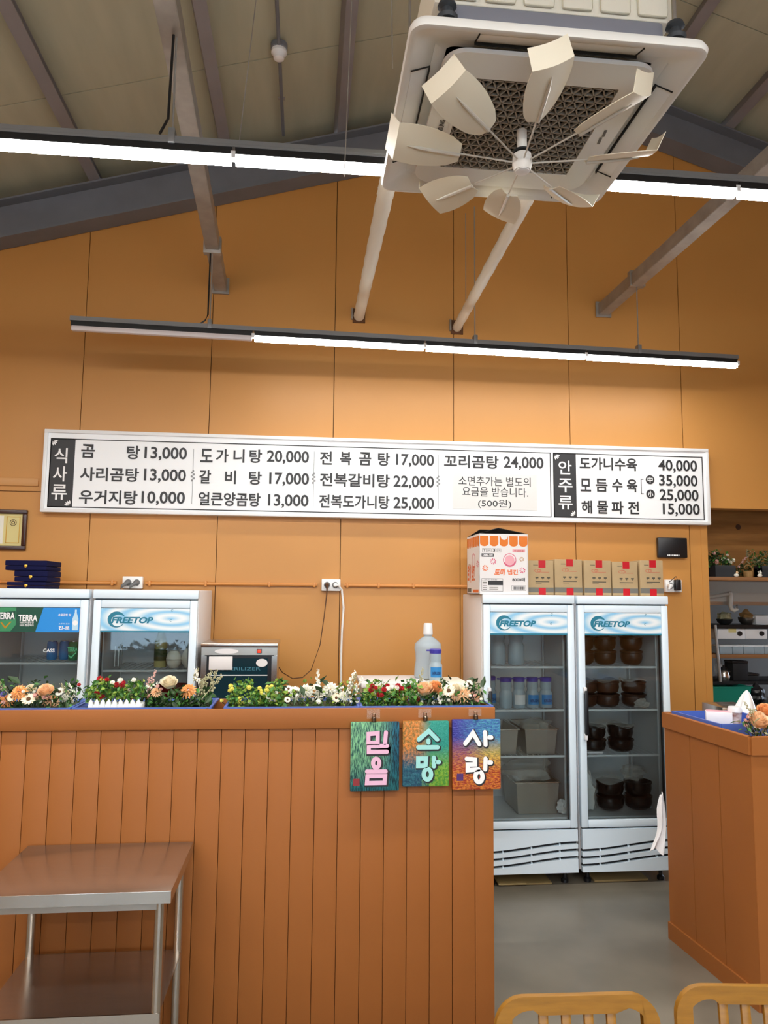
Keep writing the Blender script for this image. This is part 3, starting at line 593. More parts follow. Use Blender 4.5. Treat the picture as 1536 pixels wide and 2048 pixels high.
def fridge(label, x0, x1, yf, h, poster, handle_left, shelves):
    W_, yb = x1-x0, D-.03; xc = (x0+x1)/2
    t = thing('display_fridge', label, 'fridge', (xc, (yf+yb)/2, 0), 0, 'glass door display fridges')
    th = .045; yd = yf+.05                    # door depth
    zt, zd0, zd1, zg = h, .375, h-.068, .42
    hd = h-zd1
    for nm, a, b in (('side_panel', (x0, yd, .09), (x0+th, yb, h)), ('side_panel', (x1-th, yd, .09), (x1, yb, h))): MB().b2(a, b, .006).build(nm, M['fridged'], t)
    MB().b2((x0+th, yb-.04, .09), (x1-th, yb, h)).build('back_panel', M['liner'], t)
    MB().b2((x0+th, yd, h-.12), (x1-th, yb-.04, h-.002)).build('ceiling_panel', M['liner'], t)
    MB().b2((x0+th, yd+.01, .09), (x1-th, yb-.04, .43)).build('floor_panel', M['liner'], t)
    MB().b2((x0, yf-.005, h-.058), (x1, yd+.01, h), .006).build('header', M['fridge'], t)
    MB().b2((x0+.01, yf+.02, h-.075), (x1-.01, yd, h-.055)).build('header_gap', M['gasket'], t)
    # door
    fw_ = .052; dz1 = zd1
    d_ = MB()
    for a, b in (((x0+.004, zd0), (x0+fw_, dz1)), ((x1-fw_, zd0), (x1-.004, dz1)), ((x0+fw_, zd0), (x1-fw_, zd0+.05)), ((x0+fw_, dz1-.05), (x1-fw_, dz1))): d_.b2((a[0], yf, a[1]), (b[0], yd-.006, b[1]), .006)
    d_ = d_.build('door', M['fridge'], t)
    MB().b2((x0+fw_-.004, yf+.014, zd0+.046), (x1-fw_+.004, yf+.02, dz1-.046)).build('glass_pane', M['glass'], d_)
    ds = MB()
    for a, b in (((x0+fw_, zd0+.05), (x0+fw_+.008, dz1-.05)), ((x1-fw_-.008, zd0+.05), (x1-fw_, dz1-.05))): ds.b2((a[0], yf+.022, a[1]), (b[0], yd-.004, b[1]))
    ds.build('gasket', M['gasket'], d_)
    pz1, pz0 = dz1-.052, dz1-.205; px0, px1 = x0+fw_+.001, x1-fw_-.001
    if poster == 'freetop':
        po = MB().b2((px0, yf+.006, pz0), (px1, yf+.012, pz1)).xf(Matrix.Translation((-xc, -yf, -(pz0+pz1)/2))).mesh('poster', M['waterprint'])
        po = inst(po, 'poster', d_); po.location = wm(d_).inverted() @ Vector((xc, yf, (pz0+pz1)/2))
        yp = yf+.005
        MB().b2((px0, yp-.0004, pz0), (px1, yp+.001, pz0+.01)).build('poster_edge', M['tealink'], po)
        pw, ph = px1-px0, pz1-pz0
        lettering('FREETOP', (px0+pw*.115, yp-.0008, pz0+ph*.37), EX, EZ, pw*.475, ph*.27, M['tealink'], po, .045, .25)
        m = MB(); cxx, czz, Ro = px0+pw*.175, pz0+ph*.53, ph*.335; n = 28
        for k in range(n):                    # crescent around the first letter
            f0, f1 = k/n, (k+1)/n; a0, a1 = math.radians(25+300*f0), math.radians(25+300*f1)
            w0, w1 = .004+.022*math.sin(PI*(1-f0)**1.6), .004+.022*math.sin(PI*(1-f1)**1.6)
            p = lambda a, r: (cxx+r*1.08*math.cos(a), yp-.0006, czz+r*math.sin(a))
            m.poly([p(a0, Ro), p(a1, Ro), p(a1, Ro-w1), p(a0, Ro-w0)])
        m.build('logo_ring', M['tealink'], po, smooth=False)
        for fx, fz in ((.80, .92), (.79, .5)):
            m = MB()
            for k in range(7): a0 = math.radians(20+40*k); m.poly([(px0+pw*fx+r_*math.cos(a), yp-.0006, pz0+ph*fz+r_*math.sin(a)) for r_, a in ((.008, a0), (.008, a0+.6), (.005, a0+.6), (.005, a0))])
            m.build('water_drop', M['tealink'], po, smooth=False)
    else:
        po = MB().b2((px0, yf+.006, pz0), (px1, yf+.012, pz1)).build('poster', M['greenp'], d_); yp = yf+.005; pw, ph = px1-px0, pz1-pz0
        MB().prism([(px0+pw*.525, yp, pz0), (px1, yp, pz0), (px1, yp, pz1), (px0+pw*.6, yp, pz1)], (0, .0012, 0)).build('blue_field', M['bluep'], po, smooth=False)
        m = MB(); c = Vector((px0+pw*.195, yp-.0002, pz0+ph*.55))
        m.prism([(c.x-.06, yp-.0002, pz1), (c.x+.062, yp-.0002, pz1), (c.x+.066, yp-.0002, pz0+ph*.3), (c.x+.035, yp-.0002, pz0+.004), (c.x-.03, yp-.0002, pz0+.004), (c.x-.06, yp-.0002, pz0+ph*.3)], (0, .0006, 0)).build('shield', M['greenl'], po, smooth=False)
        MB().prism([(c.x-.058, yp-.0006, pz0+ph*.45), (c.x+.06, yp-.0006, pz0+ph*.52), (c.x+.06, yp-.0006, pz0+ph*.86), (c.x-.058, yp-.0006, pz0+ph*.78)], (0, .0004, 0)).build('shield_band', M['greenp'], po, smooth=False)
        lettering('TERRA', (c.x-.055, yp-.0014, pz0+ph*.52), EX, EZ, .112, ph*.28, M['inkw'], po, .03)
        MB().prism([(c.x-.03, yp-.0008, pz0+ph*.4), (c.x+.002, yp-.0008, pz0+ph*.12), (c.x+.04, yp-.0008, pz0+ph*.42), (c.x+.03, yp-.0008, pz0+ph*.42), (c.x+.002, yp-.0008, pz0+ph*.22), (c.x-.02, yp-.0008, pz0+ph*.4)], (0, .0004, 0)).build('shield_mark', M['gold'], po, smooth=False)
        lettering('TERRA', (px0+pw*.335, yp-.0008, pz0+ph*.44), EX, EZ, pw*.205, ph*.27, M['inkw'], po, .03)
        lettering('100% 리얼탄산', (px0+pw*.355, yp-.0008, pz0+ph*.345), EX, EZ, pw*.15, ph*.085, M['inkw'], po, .02)
        lettering('100% 청정맥아', (px0+pw*.355, yp-.0008, pz0+ph*.235), EX, EZ, pw*.15, ph*.085, M['inkw'], po, .02)
        lettering('초깔끔한 맛', (px0+pw*.765, yp-.0008, pz0+ph*.65), EX, EZ, pw*.14, ph*.11, M['inkw'], po, .02)
        lettering('소주의 원조', (px0+pw*.775, yp-.0008, pz0+ph*.31), EX, EZ, pw*.12, ph*.07, M['skyl'], po, .01)
        lettering('진-로', (px0+pw*.775, yp-.0008, pz0+ph*.10), EX, EZ, pw*.12, ph*.155, M['inkw'], po, .03)
        bxx = px0+pw*.955
        MB().prism([(bxx+dx, yp-.0008, pz0+ph*z) for dx, z in ((-.018, .08), (.018, .08), (.018, .56), (.006, .8), (.006, .93), (-.006, .93), (-.006, .8), (-.018, .56))], (0, .0006, 0)).build('bottle_print', M['skyl'], po, smooth=False)
        MB().prism([(bxx+.016*math.cos(a), yp-.0014, pz0+ph*.38+.016*math.sin(a)) for a in [2*PI*k/16 for k in range(16)]], (0, .0004, 0)).build('bottle_print_label', M['inkw'], po, smooth=False)
    hx = x0+.043 if handle_left else x1-.028
    hz0, hz1 = .92, 1.36
    hl = MB().b2((hx-.013, yf-.036, .985), (hx+.013, yf-.012, 1.285), .006).build('handle', M['black'], d_)
    for z in (.975, 1.285): MB().b2((hx-.015, yf-.032, z-.022), (hx+.006, yf+.002, z+.022), .006).build('handle_mount', M['fridged'], hl)
    # lower front: wavy slats over a dark recess
    MB().b2((x0+.01, yf+.02, .1), (x1-.01, yf+.04, .365)).build('grille_recess', M['slot'], t)
    def wave(f): return .07*(f*f*(3-2*f))
    cut = [.09, .125, .172, .219, .365]
    for k in range(4):
        n = 12; lo, hi = [], []
        for i in range(n+1):
            f = i/n; X = x0+.006+(W_-.012)*f; wl = wave(f) if k > 0 else 0; wh = wave(f) if k < 3 else 0
            lo.append((X, yf-.004, cut[k]+(.02 if k > 0 else 0)+wl*(.75 if k else 0))); hi.append((X, yf-.004, cut[k+1]-(.0 if k < 3 else 0)+wh*.75))
        m = MB()
        for i in range(n):
            m.prism([lo[i], lo[i+1], hi[i+1], hi[i]], (0, .03, 0))
        bmesh.ops.remove_doubles(m.bm, verts=m.bm.verts, dist=1e-5)
        m.build('grille_slat', M['fridge'], t)
    for k in range(1, 4):
        for f in (.2, .5, .8): X = x0+W_*f; z = cut[k]+wave(f)*.75; MB().b2((X-.004, yf+.002, z-.004), (X+.004, yf+.02, z+.012)).build('slat_bridge', M['fridge'], t)
    for X in (x0+.07, x1-.07):
        for Y in (yf+.09, yb-.1): MB().lathe([(.025, 0), (.025, .02), (.014, .03), (.014, .095)], (X, Y, 0), 12).build('foot', M['black'], t)
    for z in shelves:
        sh = MB(); sh.b2((x0+th+.012, yd+.03, z-.014), (x1-th-.012, yd+.05, z), .003)
        for k in range(14): xx = x0+th+.025+(W_-2*th-.05)*k/13; sh.tube([(xx, yd+.045, z-.006), (xx, yb-.06, z-.006)], .0025, 6)
        sh.b2((x0+th+.012, yb-.07, z-.012), (x1-th-.012, yb-.06, z-.002)); sh.build('shelf', M['shelfw'], t, False)
    rl = MB()
    for X in (x0+th+.006, x1-th-.006):
        for Y in (yd+.06, yb-.1): rl.b2((X-.004, Y-.008, .45), (X+.004, Y+.008, h-.15))
    rl.build('shelf_rail', M['liner'], t)
    return t
YF = 5.08
FX1, FX2 = (1.205, 1.853), (1.872, 2.532)
SH = (1.437, 1.143, .834)
f1 = fridge('white glass-door fridge holding water pitchers, under the napkin carton', *FX1, YF, 1.93, 'freetop', True, SH)
f2 = fridge('white glass-door fridge holding dark pots, nearest the kitchen', *FX2, YF, 1.93, 'freetop', True, SH)
FXB, FXA = (-1.365, -.70), (-2.055, -1.385)
fB = fridge('white glass-door fridge with white bowls, beside the steriliser', *FXB, 5.03, 1.94, 'freetop', True, (1.42, 1.1, .8))
fA = fridge('white glass-door fridge with green and blue beer poster', *FXA, 5.01, 1.94, 'terra', True, (1.47, 1.12, .8))

# ---------------------------------------------------------------- on top of the fridges
def case_box(label, x0, x1, y0, y1, z0, z1, cat='box'):
    t = thing('velvet_case', label, cat, ((x0+x1)/2, (y0+y1)/2, z0), 0, 'navy velvet cases')
    hz = z0+(z1-z0)*.45
    MB().b2((x0, y0, z0), (x1, y1, hz-.001), .006).build('base', M['navy'], t); MB().b2((x0-.002, y0-.002, hz+.001), (x1+.002, y1, z1), .006).build('lid', M['navy'], t)
    xc = (x0+x1)/2; MB().b2((xc-.011, y0-.006, hz-.007), (xc+.011, y0-.002, hz+.007), .002).b2((xc-.004, y0-.008, hz-.011), (xc+.004, y0-.003, hz-.003)).build('clasp', M['gold'], t)
    return t
a = at(13, 1177, 5.2); b = at(92, 1177, 5.2)
case_box('navy velvet case with gold clasp, bottom of the stack', a.x, at(90, 1177, 5.2).x, 5.2, 5.5, 1.941, 1.985)
case_box('navy velvet case with gold clasp, middle of the stack', at(28, 1160, 5.22).x, at(94, 1160, 5.22).x, 5.22, 5.5, 1.987, 2.06)
case_box('navy velvet case overhanging left, top of the stack', at(10, 1135, 5.22).x, at(93, 1135, 5.22).x, 5.22, 5.52, 2.062, 2.128)

nx0, nx1 = at(959, 1190, 5.1).x, at(1057, 1190, 5.1).x; ny0, ny1, nz0, nz1 = 5.1, 5.5, 1.932, 2.352
nk = thing('napkin_carton', 'large white napkin carton with orange awning print on the fridge', 'carton', ((nx0+nx1)/2, (ny0+ny1)/2, nz0))
nm = MB()
for a, b in (((nx0, ny0, nz0), (nx1, ny0+.005, nz1)), ((nx0, ny1-.005, nz0), (nx1, ny1, nz1)), ((nx0, ny0, nz0), (nx0+.005, ny1, nz1)), ((nx1-.005, ny0, nz0), (nx1, ny1, nz1)), ((nx0, ny0, nz0), (nx1, ny1, nz0+.005))): nm.b2(a, b)
nm.build('body', M['boxw'], nk)
xm = (nx0+nx1)/2
for pts in ([(nx0+.005, ny0+.005, nz1), (xm, ny0+.14, nz1+.05), (xm, ny1-.1, nz1+.055), (nx0+.005, ny1-.005, nz1)], [(nx1-.005, ny0+.005, nz1), (nx1-.005, ny1-.005, nz1), (xm, ny1-.1, nz1+.055), (xm, ny0+.14, nz1+.05)], [(nx0+.005, ny1-.005, nz1), (nx1-.005, ny1-.005, nz1), (xm+.1, ny1-.1, nz1+.05), (xm-.1, ny1-.1, nz1+.05)]):
    MB().prism(pts, (0, 0, .004)).build('top_flap', M['flap'], nk, smooth=False)
yn = ny0-.0008
def nflat(x0, x1, z0, z1, m, name='print', y=None): y = yn if y is None else y; return MB().b2((x0, y, z0), (x1, ny0+.001, z1)).build(name, m, nk, smooth=False)
nw, nh = nx1-nx0, nz1-nz0
def nX(f): return nx0+nw*f
def nZ(f): return nz0+nh*f
def scallop(x0, x1, zt, zbm, side=None, m=M['boxo']):
    n = 8; rr = (zt-zbm)*.28; pts = [(x0, zt), (x0, zbm+rr)] + [((x0+x1)/2-(x1-x0)/2*math.cos(PI*k/n), zbm+rr-rr*math.sin(PI*k/n)) for k in range(1, n)] + [(x1, zbm+rr), (x1, zt)]
    if side is None: MB().prism([(x, yn, z) for x, z in pts], (0, .0008, 0)).build('awning_print', m, nk, smooth=False)
    else: MB().prism([(nx0-.0008, x, z) for x, z in pts], (.0008, 0, 0)).build('awning_print', m, nk, smooth=False)
for k in range(5): scallop(nX(.015+.2*k), nX(.19+.2*k), nZ(.965), nZ(.79))
for k in range(6): scallop(ny0+(ny1-ny0)*(.01+.166*k), ny0+(ny1-ny0)*(.15+.166*k), nZ(.965), nZ(.79), 1)
MB().prism([(nX(.51)+nw*.075*math.cos(a), yn-.0008, nZ(.965)+nw*.075*math.sin(a)*1.1) for a in [PI+PI*k/12 for k in range(13)]], (0, .0008, 0)).build('hand_hole', M['boxw'], nk, smooth=False)
for k, s in enumerate('♻☂☐↑'):
    fx = .06+.1*k
    fr = MB()
    for a, b in (((0, 0), (1, .06)), ((0, .94), (1, 1)), ((0, 0), (.06, 1)), ((.94, 0), (1, 1))): fr.b2((nX(fx+.085*a[0]), yn, nZ(.69+.065*a[1])), (nX(fx+.085*b[0]), ny0, nZ(.69+.065*b[1])))
    fr.build('handling_mark', M['greyb'], nk, smooth=False)
try:
    lettering('↑↑', (nX(.375), yn-.0006, nZ(.70)), EX, EZ, nw*.05, nh*.045, M['ink'], nk, .02); lettering('☂', (nX(.175), yn-.0006, nZ(.70)), EX, EZ, nw*.055, nh*.045, M['ink'], nk, .02)
    lettering('Y', (nX(.08), yn-.0006, nZ(.70)), EX, EZ, nw*.05, nh*.045, M['ink'], nk, .02); lettering('3', (nX(.28), yn-.0006, nZ(.70)), EX, EZ, nw*.045, nh*.045, M['ink'], nk, .02)
except Exception: pass
tagb = nflat(nX(.045), nX(.295), nZ(.615), nZ(.67), M['ink'], 'code_patch'); lettering('DBN-102', (nX(.065), yn-.001, nZ(.625)), EX, EZ, nw*.21, nh*.036, M['inkw'], tagb, .03)
def flower_print(fx, fz, r, m, side=False):
    mm = MB()
    for k in range(8):
        a = k*PI/4+.2
        pts = [(r*.25*math.cos(a), r*.25*math.sin(a)), (r*.9*math.cos(a-.25), r*.9*math.sin(a-.25)), (r*math.cos(a), r*math.sin(a)), (r*.9*math.cos(a+.25), r*.9*math.sin(a+.25))]
        mm.poly([(nx0-.0008, ny0+(ny1-ny0)*fx+p*1.6, nZ(fz)+q) for p, q in pts] if side else [(nX(fx)+p, yn, nZ(fz)+q) for p, q in pts])
    mm.build('flower_print', m, nk, smooth=False)
flower_print(.28, .54, .022, M['pink']); flower_print(.12, .43, .022, M['orange']); flower_print(.88, .40, .022, M['pink']); flower_print(.865, .58, .017, M['olive'])
mm = MB(); cxx, czz = nX(.62), nZ(.565)                     # ring emblem, the mascot inside left out
for k in range(32):
    a, b = 2*PI*k/32, 2*PI*(k+1)/32; R1 = .047; wi = .012 if math.sin(a) < -.2 else .005
    mm.poly([(cxx+R1*math.cos(a), yn, czz+R1*math.sin(a)), (cxx+R1*math.cos(b), yn, czz+R1*math.sin(b)), (cxx+(R1-wi)*math.cos(b), yn, czz+(R1-wi)*math.sin(b)), (cxx+(R1-wi)*math.cos(a), yn, czz+(R1-wi)*math.sin(a))])
mm.build('ring_emblem', M['pink'], nk, smooth=False)
MB().prism([(cxx+.034*math.cos(a), yn, czz+.034*math.sin(a)) for a in [2*PI*k/20 for k in range(20)]], (0, .0004, 0)).build('ring_fill', M['pinkl'], nk, smooth=False)
lettering('토미', (nX(.30), yn-.0004, nZ(.31)), EX, EZ, nw*.23, nh*.11, M['orange'], nk, .04, .2); lettering('냅킨', (nX(.575), yn-.0004, nZ(.325)), EX, EZ, nw*.21, nh*.085, M['orange'], nk, .03)
lettering('8000매', (nX(.67), yn-.0004, nZ(.215)), EX, EZ, nw*.26, nh*.06, M['ink'], nk, .02)
pb = MB()
for a, b in (((.045, .05), (.48, .055)), ((.045, .255), (.48, .26)), ((.045, .05), (.05, .26)), ((.475, .05), (.48, .26)), ((.175, .05), (.178, .225)), ((.045, .22), (.48, .224))): pb.b2((nX(a[0]), yn, nZ(a[1])), (nX(b[0]), ny0, nZ(b[1])))
pb.build('info_table', M['ink'], nk, smooth=False); nflat(nX(.178), nX(.475), nZ(.15), nZ(.22), M['ink'], 'info_block')
for k in range(5): nflat(nX(.065), nX(.15), nZ(.07+.03*k), nZ(.082+.03*k), M['greyb'], 'info_line')
for k in range(2): nflat(nX(.2), nX(.38), nZ(.08+.03*k), nZ(.088+.03*k), M['greyb'], 'info_line')
lettering('품목 보고 번호 생산', (nX(.1), yn-.0004, nZ(.23)), EX, EZ, nw*.26, nh*.02, M['ink'], nk, .0)
bc = MB(); random.seed(3); x = .68
while x < .92: w_ = random.choice((.004, .008, .013)); bc.b2((nX(x), yn, nZ(.08)), (nX(x+w_), ny0, nZ(.13))); x += w_+random.choice((.005, .009))
bc.build('barcode', M['ink'], nk, smooth=False)
bf = MB()
for a, b in (((.65, .065), (.95, .07)), ((.65, .14), (.95, .145)), ((.65, .065), (.655, .145)), ((.945, .065), (.95, .145))): bf.b2((nX(a[0]), yn, nZ(a[1])), (nX(b[0]), ny0, nZ(b[1])))
bf.build('barcode_frame', M['ink'], nk, smooth=False)
nflat(nX(.68), nX(.94), nZ(.695), nZ(.745), M['pinkl'], 'pink_tag'); lettering('위생용품', (nX(.71), yn-.001, nZ(.703)), EX, EZ, nw*.2, nh*.034, M['printo'], nk, .01)
# left side print
def slet(s, fy, fz, w_, h_, m): lettering(s, (nx0-.001, ny0+(ny1-ny0)*fy, nZ(fz)), (0, -1, 0), EZ, w_, h_, m, nk, .03)
slet('냅킨', .62, .23, .11, .11, M['orange']); slet('토미', .95, .2, .11, .13, M['orange']); 
mm = MB()
for k in range(24):
    a, b = 2*PI*k/24, 2*PI*(k+1)/24; cy_ = ny0+(ny1-ny0)*.45; z_ = nZ(.56)
    mm.poly([(nx0-.0008, cy_+.05*math.cos(a), z_+.055*math.sin(a)), (nx0-.0008, cy_+.05*math.cos(b), z_+.055*math.sin(b)), (nx0-.0008, cy_+.042*math.cos(b), z_+.047*math.sin(b)), (nx0-.0008, cy_+.042*math.cos(a), z_+.047*math.sin(a))])
mm.build('ring_emblem', M['pink'], nk, smooth=False)
flower_print(.13, .5, .024, M['pink'], True); flower_print(.8, .47, .024, M['olive'], True)
MB().b2((nx0-.0008, ny0+.03, nZ(.03)), (nx0, ny0+.2, nZ(.075))).build('side_stripe', M['orange'], nk); MB().b2((nx0-.0008, ny0+.26, nZ(.03)), (nx0, ny0+.38, nZ(.1))).build('side_table', M['greyb'], nk)

kx = [1.545, 1.742, 1.955, 2.163, 2.366, 2.562]
klab = ['kraft box with red tape squeezed against the napkin carton', 'second kraft box from the napkin carton', 'middle kraft box of the row of five', 'second kraft box from the wall socket', 'kraft box with red tape at the right end of the row']
for k in range(5):
    x0, x1 = kx[k]+.004, kx[k+1]-.008 + (-.012 if k == 4 else 0); y0, y1, z0, z1 = 5.16+.012*(k % 2), 5.5, 1.932, 2.172+.006*((k*2) % 3)
    t = thing('kraft_box', klab[k], 'box', ((x0+x1)/2, (y0+y1)/2, z0), 0, 'kraft boxes on the fridges')
    MB().b2((x0, y0, z0), (x1, y1, z1), .003).build('carton', M['kraft'], t); w_, h_ = x1-x0, z1-z0; xc = (x0+x1)/2+.01
    MB().b2((x0, y0-.0006, z0+h_*.07), (x1, y0+.001, z0+h_*.21)).build('grey_band', M['greyb'], t)
    MB().b2((xc-.026, y0-.0012, z1-.05), (xc+.024, y0+.001, z1+.001)).b2((xc-.026, y0-.001, z1), (xc+.024, y1, z1+.0012)).build('tape', M['tape'], t)
    MB().b2((xc-.026, y0-.0014, z0), (xc+.024, y0+.001, z0+.048)).build('tape', M['tape'], t)
    mm = MB()
    for rx, cxo in ((.022, -.035), (.014, -.02)):
        for j in range(16):
            a, b = 2*PI*j/16, 2*PI*(j+1)/16; c_ = (xc+cxo, z0+h_*.70)
            mm.poly([(c_[0]+rx*math.cos(a), y0-.0006, c_[1]+.012*math.sin(a)), (c_[0]+rx*math.cos(b), y0-.0006, c_[1]+.012*math.sin(b)), (c_[0]+(rx-.003)*math.cos(b), y0-.0006, c_[1]+.009*math.sin(b)), (c_[0]+(rx-.003)*math.cos(a), y0-.0006, c_[1]+.009*math.sin(a))])
    mm.b2((xc-.01, y0-.0006, z0+h_*.655), (xc+.05, y0, z0+h_*.667)).build('red_print', M['printo'], t, False)['kind'] = 'stuff'
    mm = MB()
    for j in range(3): mm.b2((xc-.05+.042*j, y0-.0006, z0+h_*.48), (xc-.028+.042*j, y0, z0+h_*.52)); mm.b2((xc-.042+.042*j, y0-.0006, z0+h_*.45), (xc-.037+.042*j, y0, z0+h_*.48))
    mm.b2((xc-.05, y0-.0006, z0+h_*.37), (xc+.05, y0, z0+h_*.395)); mm.b2((xc-.05, y0-.0006, z0+h_*.33), (xc-.005, y0, z0+h_*.342)); mm.b2((xc-.065, y0-.0006, z0+h_*.86), (xc-.03, y0, z0+h_*.875)).build('dark_print', M['printd'], t, False)['kind'] = 'stuff'

# ---------------------------------------------------------------- inside the fridges
def pitcher(label, c, r, h, lid, lab=None, grp='water pitchers in the fridge', cat='pitcher'):
    t = thing('water_pitcher', label, cat, c, 0, grp)
    MB().lathe([(r*.92, .002), (r, .02), (r*.98, h*.5), (r*.8, h*.56), (r*.8, h*.62), (r*.9, h*.68), (r*.85, h*.86)], n=20).build('bottle', M['water'], t, local=True)
    MB().lathe([(r*.88, h*.86), (r*.9, h*.98), (r*.8, h)], n=20).b2((-r*1.35, -r*.2, h*.93), (-r*.7, r*.2, h*.98), .003).build('lid', M[lid], t, local=True)
    if lab:
        MB().grid(lambda u, v: Vector((r*1.01*math.sin((u-.5)*1.9), -r*1.01*math.cos((u-.5)*1.9), h*(.12+.32*v))), 10, 1).build('label', M['blab' if lab != 'plain' else 'boxw'], t, local=True)
        if lab != 'plain': lettering(lab, Vector(c)+Vector((-r*.6, -r*1.06, h*.2)), EX, EZ, r*1.2, h*.1, M['blabd'], t, .03)
    return t
def fx(f, ff): return f[0]+(f[1]-f[0])*ff
pitcher('tall clear pitcher with blue lid at the left of the top fridge shelf', (fx(FX1, .25), 5.32, SH[0]), .058, .27, 'lidb')
pitcher('second tall clear pitcher with blue lid on the top fridge shelf', (fx(FX1, .45), 5.3, SH[0]), .058, .27, 'lidb')
for k, (ff, y, lab, nm_) in enumerate(((.17, 5.34, 'KRUSH', 'leftmost pitcher of the second shelf, blue label turned aside'), (.31, 5.25, None, 'unlabelled slim pitcher on the second shelf'), (.46, 5.26, 'plain', 'pitcher with a pale white label on the second shelf'), (.61, 5.26, 'KRUSH', 'pitcher with blue label in the middle of the second shelf'), (.76, 5.26, 'KRUSH', 'rightmost pitcher with blue label on the second shelf'))):
    pitcher(nm_, (fx(FX1, ff), y, SH[1]), .046, .21, 'blue', lab)
def pan(label, x0, x1, y0, y1, z0, z1):
    t = thing('steel_pan', label, 'pan', ((x0+x1)/2, (y0+y1)/2, z0), 0, 'steel food pans'); k = .015
    m = MB(); lo = [(x0+k, y0+k), (x1-k, y0+k), (x1-k, y1-k), (x0+k, y1-k)]; hi = [(x0, y0), (x1, y0), (x1, y1), (x0, y1)]
    for i in range(4): j = (i+1) % 4; m.poly([(*lo[i], z0), (*lo[j], z0), (*hi[j], z1), (*hi[i], z1)])
    m.poly([(*p, z0) for p in lo]); m.solid(.002).build('basin', M['ssd'], t)
    rm = MB()
    for a, b in (((x0-.012, y0-.012), (x1+.012, y0)), ((x0-.012, y1), (x1+.012, y1+.012)), ((x0-.012, y0), (x0, y1)), ((x1, y0), (x1+.012, y1))): rm.b2((a[0], a[1], z1-.002), (b[0], b[1], z1+.004))
    rm.build('rim', M['ss'], t)
def crumple(label, c, sx_, sy_, sz_, m, name='plastic_bag', seed=1, cat='bag'):
    rnd = random.Random(seed); mm = MB(); bmesh.ops.create_icosphere(mm.bm, subdivisions=3, radius=1)
    for v in mm.bm.verts:
        k = 1+.22*math.sin(v.co.x*5+seed)*math.cos(v.co.y*6+seed*2)+.14*math.sin(v.co.z*9+seed)+rnd.uniform(-.08, .08)
        v.co = Vector((v.co.x*sx_*k, v.co.y*sy_*k, max(v.co.z, -.75)*sz_*k))
    lo = min(v.co.z for v in mm.bm.verts); mm.xf(Matrix.Translation(Vector(c)-Vector((0, 0, lo))))
    return tag(mm.build(name, m, None, True), label, cat)
pan('steel pan at the left of the third fridge shelf', fx(FX1, .2), fx(FX1, .42), 5.2, 5.6, SH[2], SH[2]+.17)
pan('steel pan under a loose plastic bag on the third shelf', fx(FX1, .5), fx(FX1, .85), 5.2, 5.6, SH[2], SH[2]+.17)
crumple('crinkled clear bag draped in the third shelf pan', (fx(FX1, .68), 5.36, SH[2]+.1), .11, .12, .06, M['film'], seed=3)
pan('deep steel pan on the floor of the left display fridge', fx(FX1, .4), fx(FX1, .86), 5.2, 5.58, .436, .436+.21)
crumple('crinkled clear bag over the deep steel pan', (fx(FX1, .58), 5.38, .60), .16, .14, .12, M['film'], seed=5)
crumple('small crumpled white bag in the fridge corner', (fx(FX1, .885), 5.2, .436), .035, .04, .05, M['bag'], seed=9)
def pot(label, c, r, h, m, grp, lid=False):
    t = thing('earthen_pot', label, 'pot', c, 0, grp)
    MB().lathe([(r*.62, 0), (r*.9, h*.18), (r, h*.5), (r*.97, h*.82), (r*1.04, h*.86), (r*1.04, h*.97), (r*.95, h), (r*.9, h*.8), (r*.55, h*.12)], n=20, capt=True).build('bowl', m, t, local=True)
    return t
def wrapdisc(label, c, r, seed):
    rnd = random.Random(seed); mm = MB(); n = 20
    mm.grid(lambda u, v: Vector(c)+Vector((r*u*math.cos(2*PI*v), r*u*math.sin(2*PI*v), .006+.012*math.sin(6*PI*v+seed)*u*u)), 4, n); bmesh.ops.remove_doubles(mm.bm, verts=mm.bm.verts, dist=1e-4)
    return tag(mm.solid(.002).build('plastic_wrap', M['film']), label, 'wrap')
for k, ff in enumerate((.17, .42, .72)):
    nm_ = ['left', 'middle', 'right'][k]; X = fx(FX2, ff+.02)
    for j in range(2): pot('brown earthen pot, %s of the %s stack on the top shelf' % (['bottom', 'top'][j], nm_), (X, 5.32, SH[0]+.1*j), .078, .1, M['brown'], 'brown pots')
    wrapdisc('wavy plastic wrap on the %s brown stack, top shelf' % nm_, (X, 5.32, SH[0]+.2), .09, k)
    for j in range(2): pot('brown earthen pot, %s of the %s stack on the second shelf' % (['bottom', 'top'][j], nm_), (X, 5.3, SH[1]+.09*j), .085, .09, M['brown'], 'brown pots')
    wrapdisc('wavy plastic wrap on the %s brown stack, second shelf' % nm_, (X, 5.3, SH[1]+.18), .095, k+4)
crumple('crinkled clear bag at the front of the second shelf', (fx(FX2, .76), 5.195, SH[1]), .05, .02, .035, M['film'], seed=12)
for k, ff in enumerate((.27, .58)):
    for j in range(2): pot('black stone pot, %s of the %s stack on the third shelf' % (['bottom', 'top'][j], ['left', 'right'][k]), (fx(FX2, ff), 5.3, SH[2]+.088*j), .09, .088, M['dark'], 'black pots')
    wrapdisc('plastic wrap on the %s black stack, third shelf' % ['left', 'right'][k], (fx(FX2, ff), 5.3, SH[2]+.176), .1, k+8)
for k, ff in enumerate((.45, .76)):
    for j in range(2): pot('black stone pot, %s of the %s stack on the fridge floor' % (['bottom', 'top'][j], ['left', 'right'][k]), (fx(FX2, ff), 5.3, .436+.095*j), .095, .095, M['dark'], 'black pots')
wrapdisc('plastic wrap on the left black stack on the fridge floor', (fx(FX2, .45), 5.3, .436+.19), .11, 11)
crumple('greenish filled plastic bag on top of the right floor stack', (fx(FX2, .73), 5.33, .63), .085, .085, .05, M['film'], seed=21)
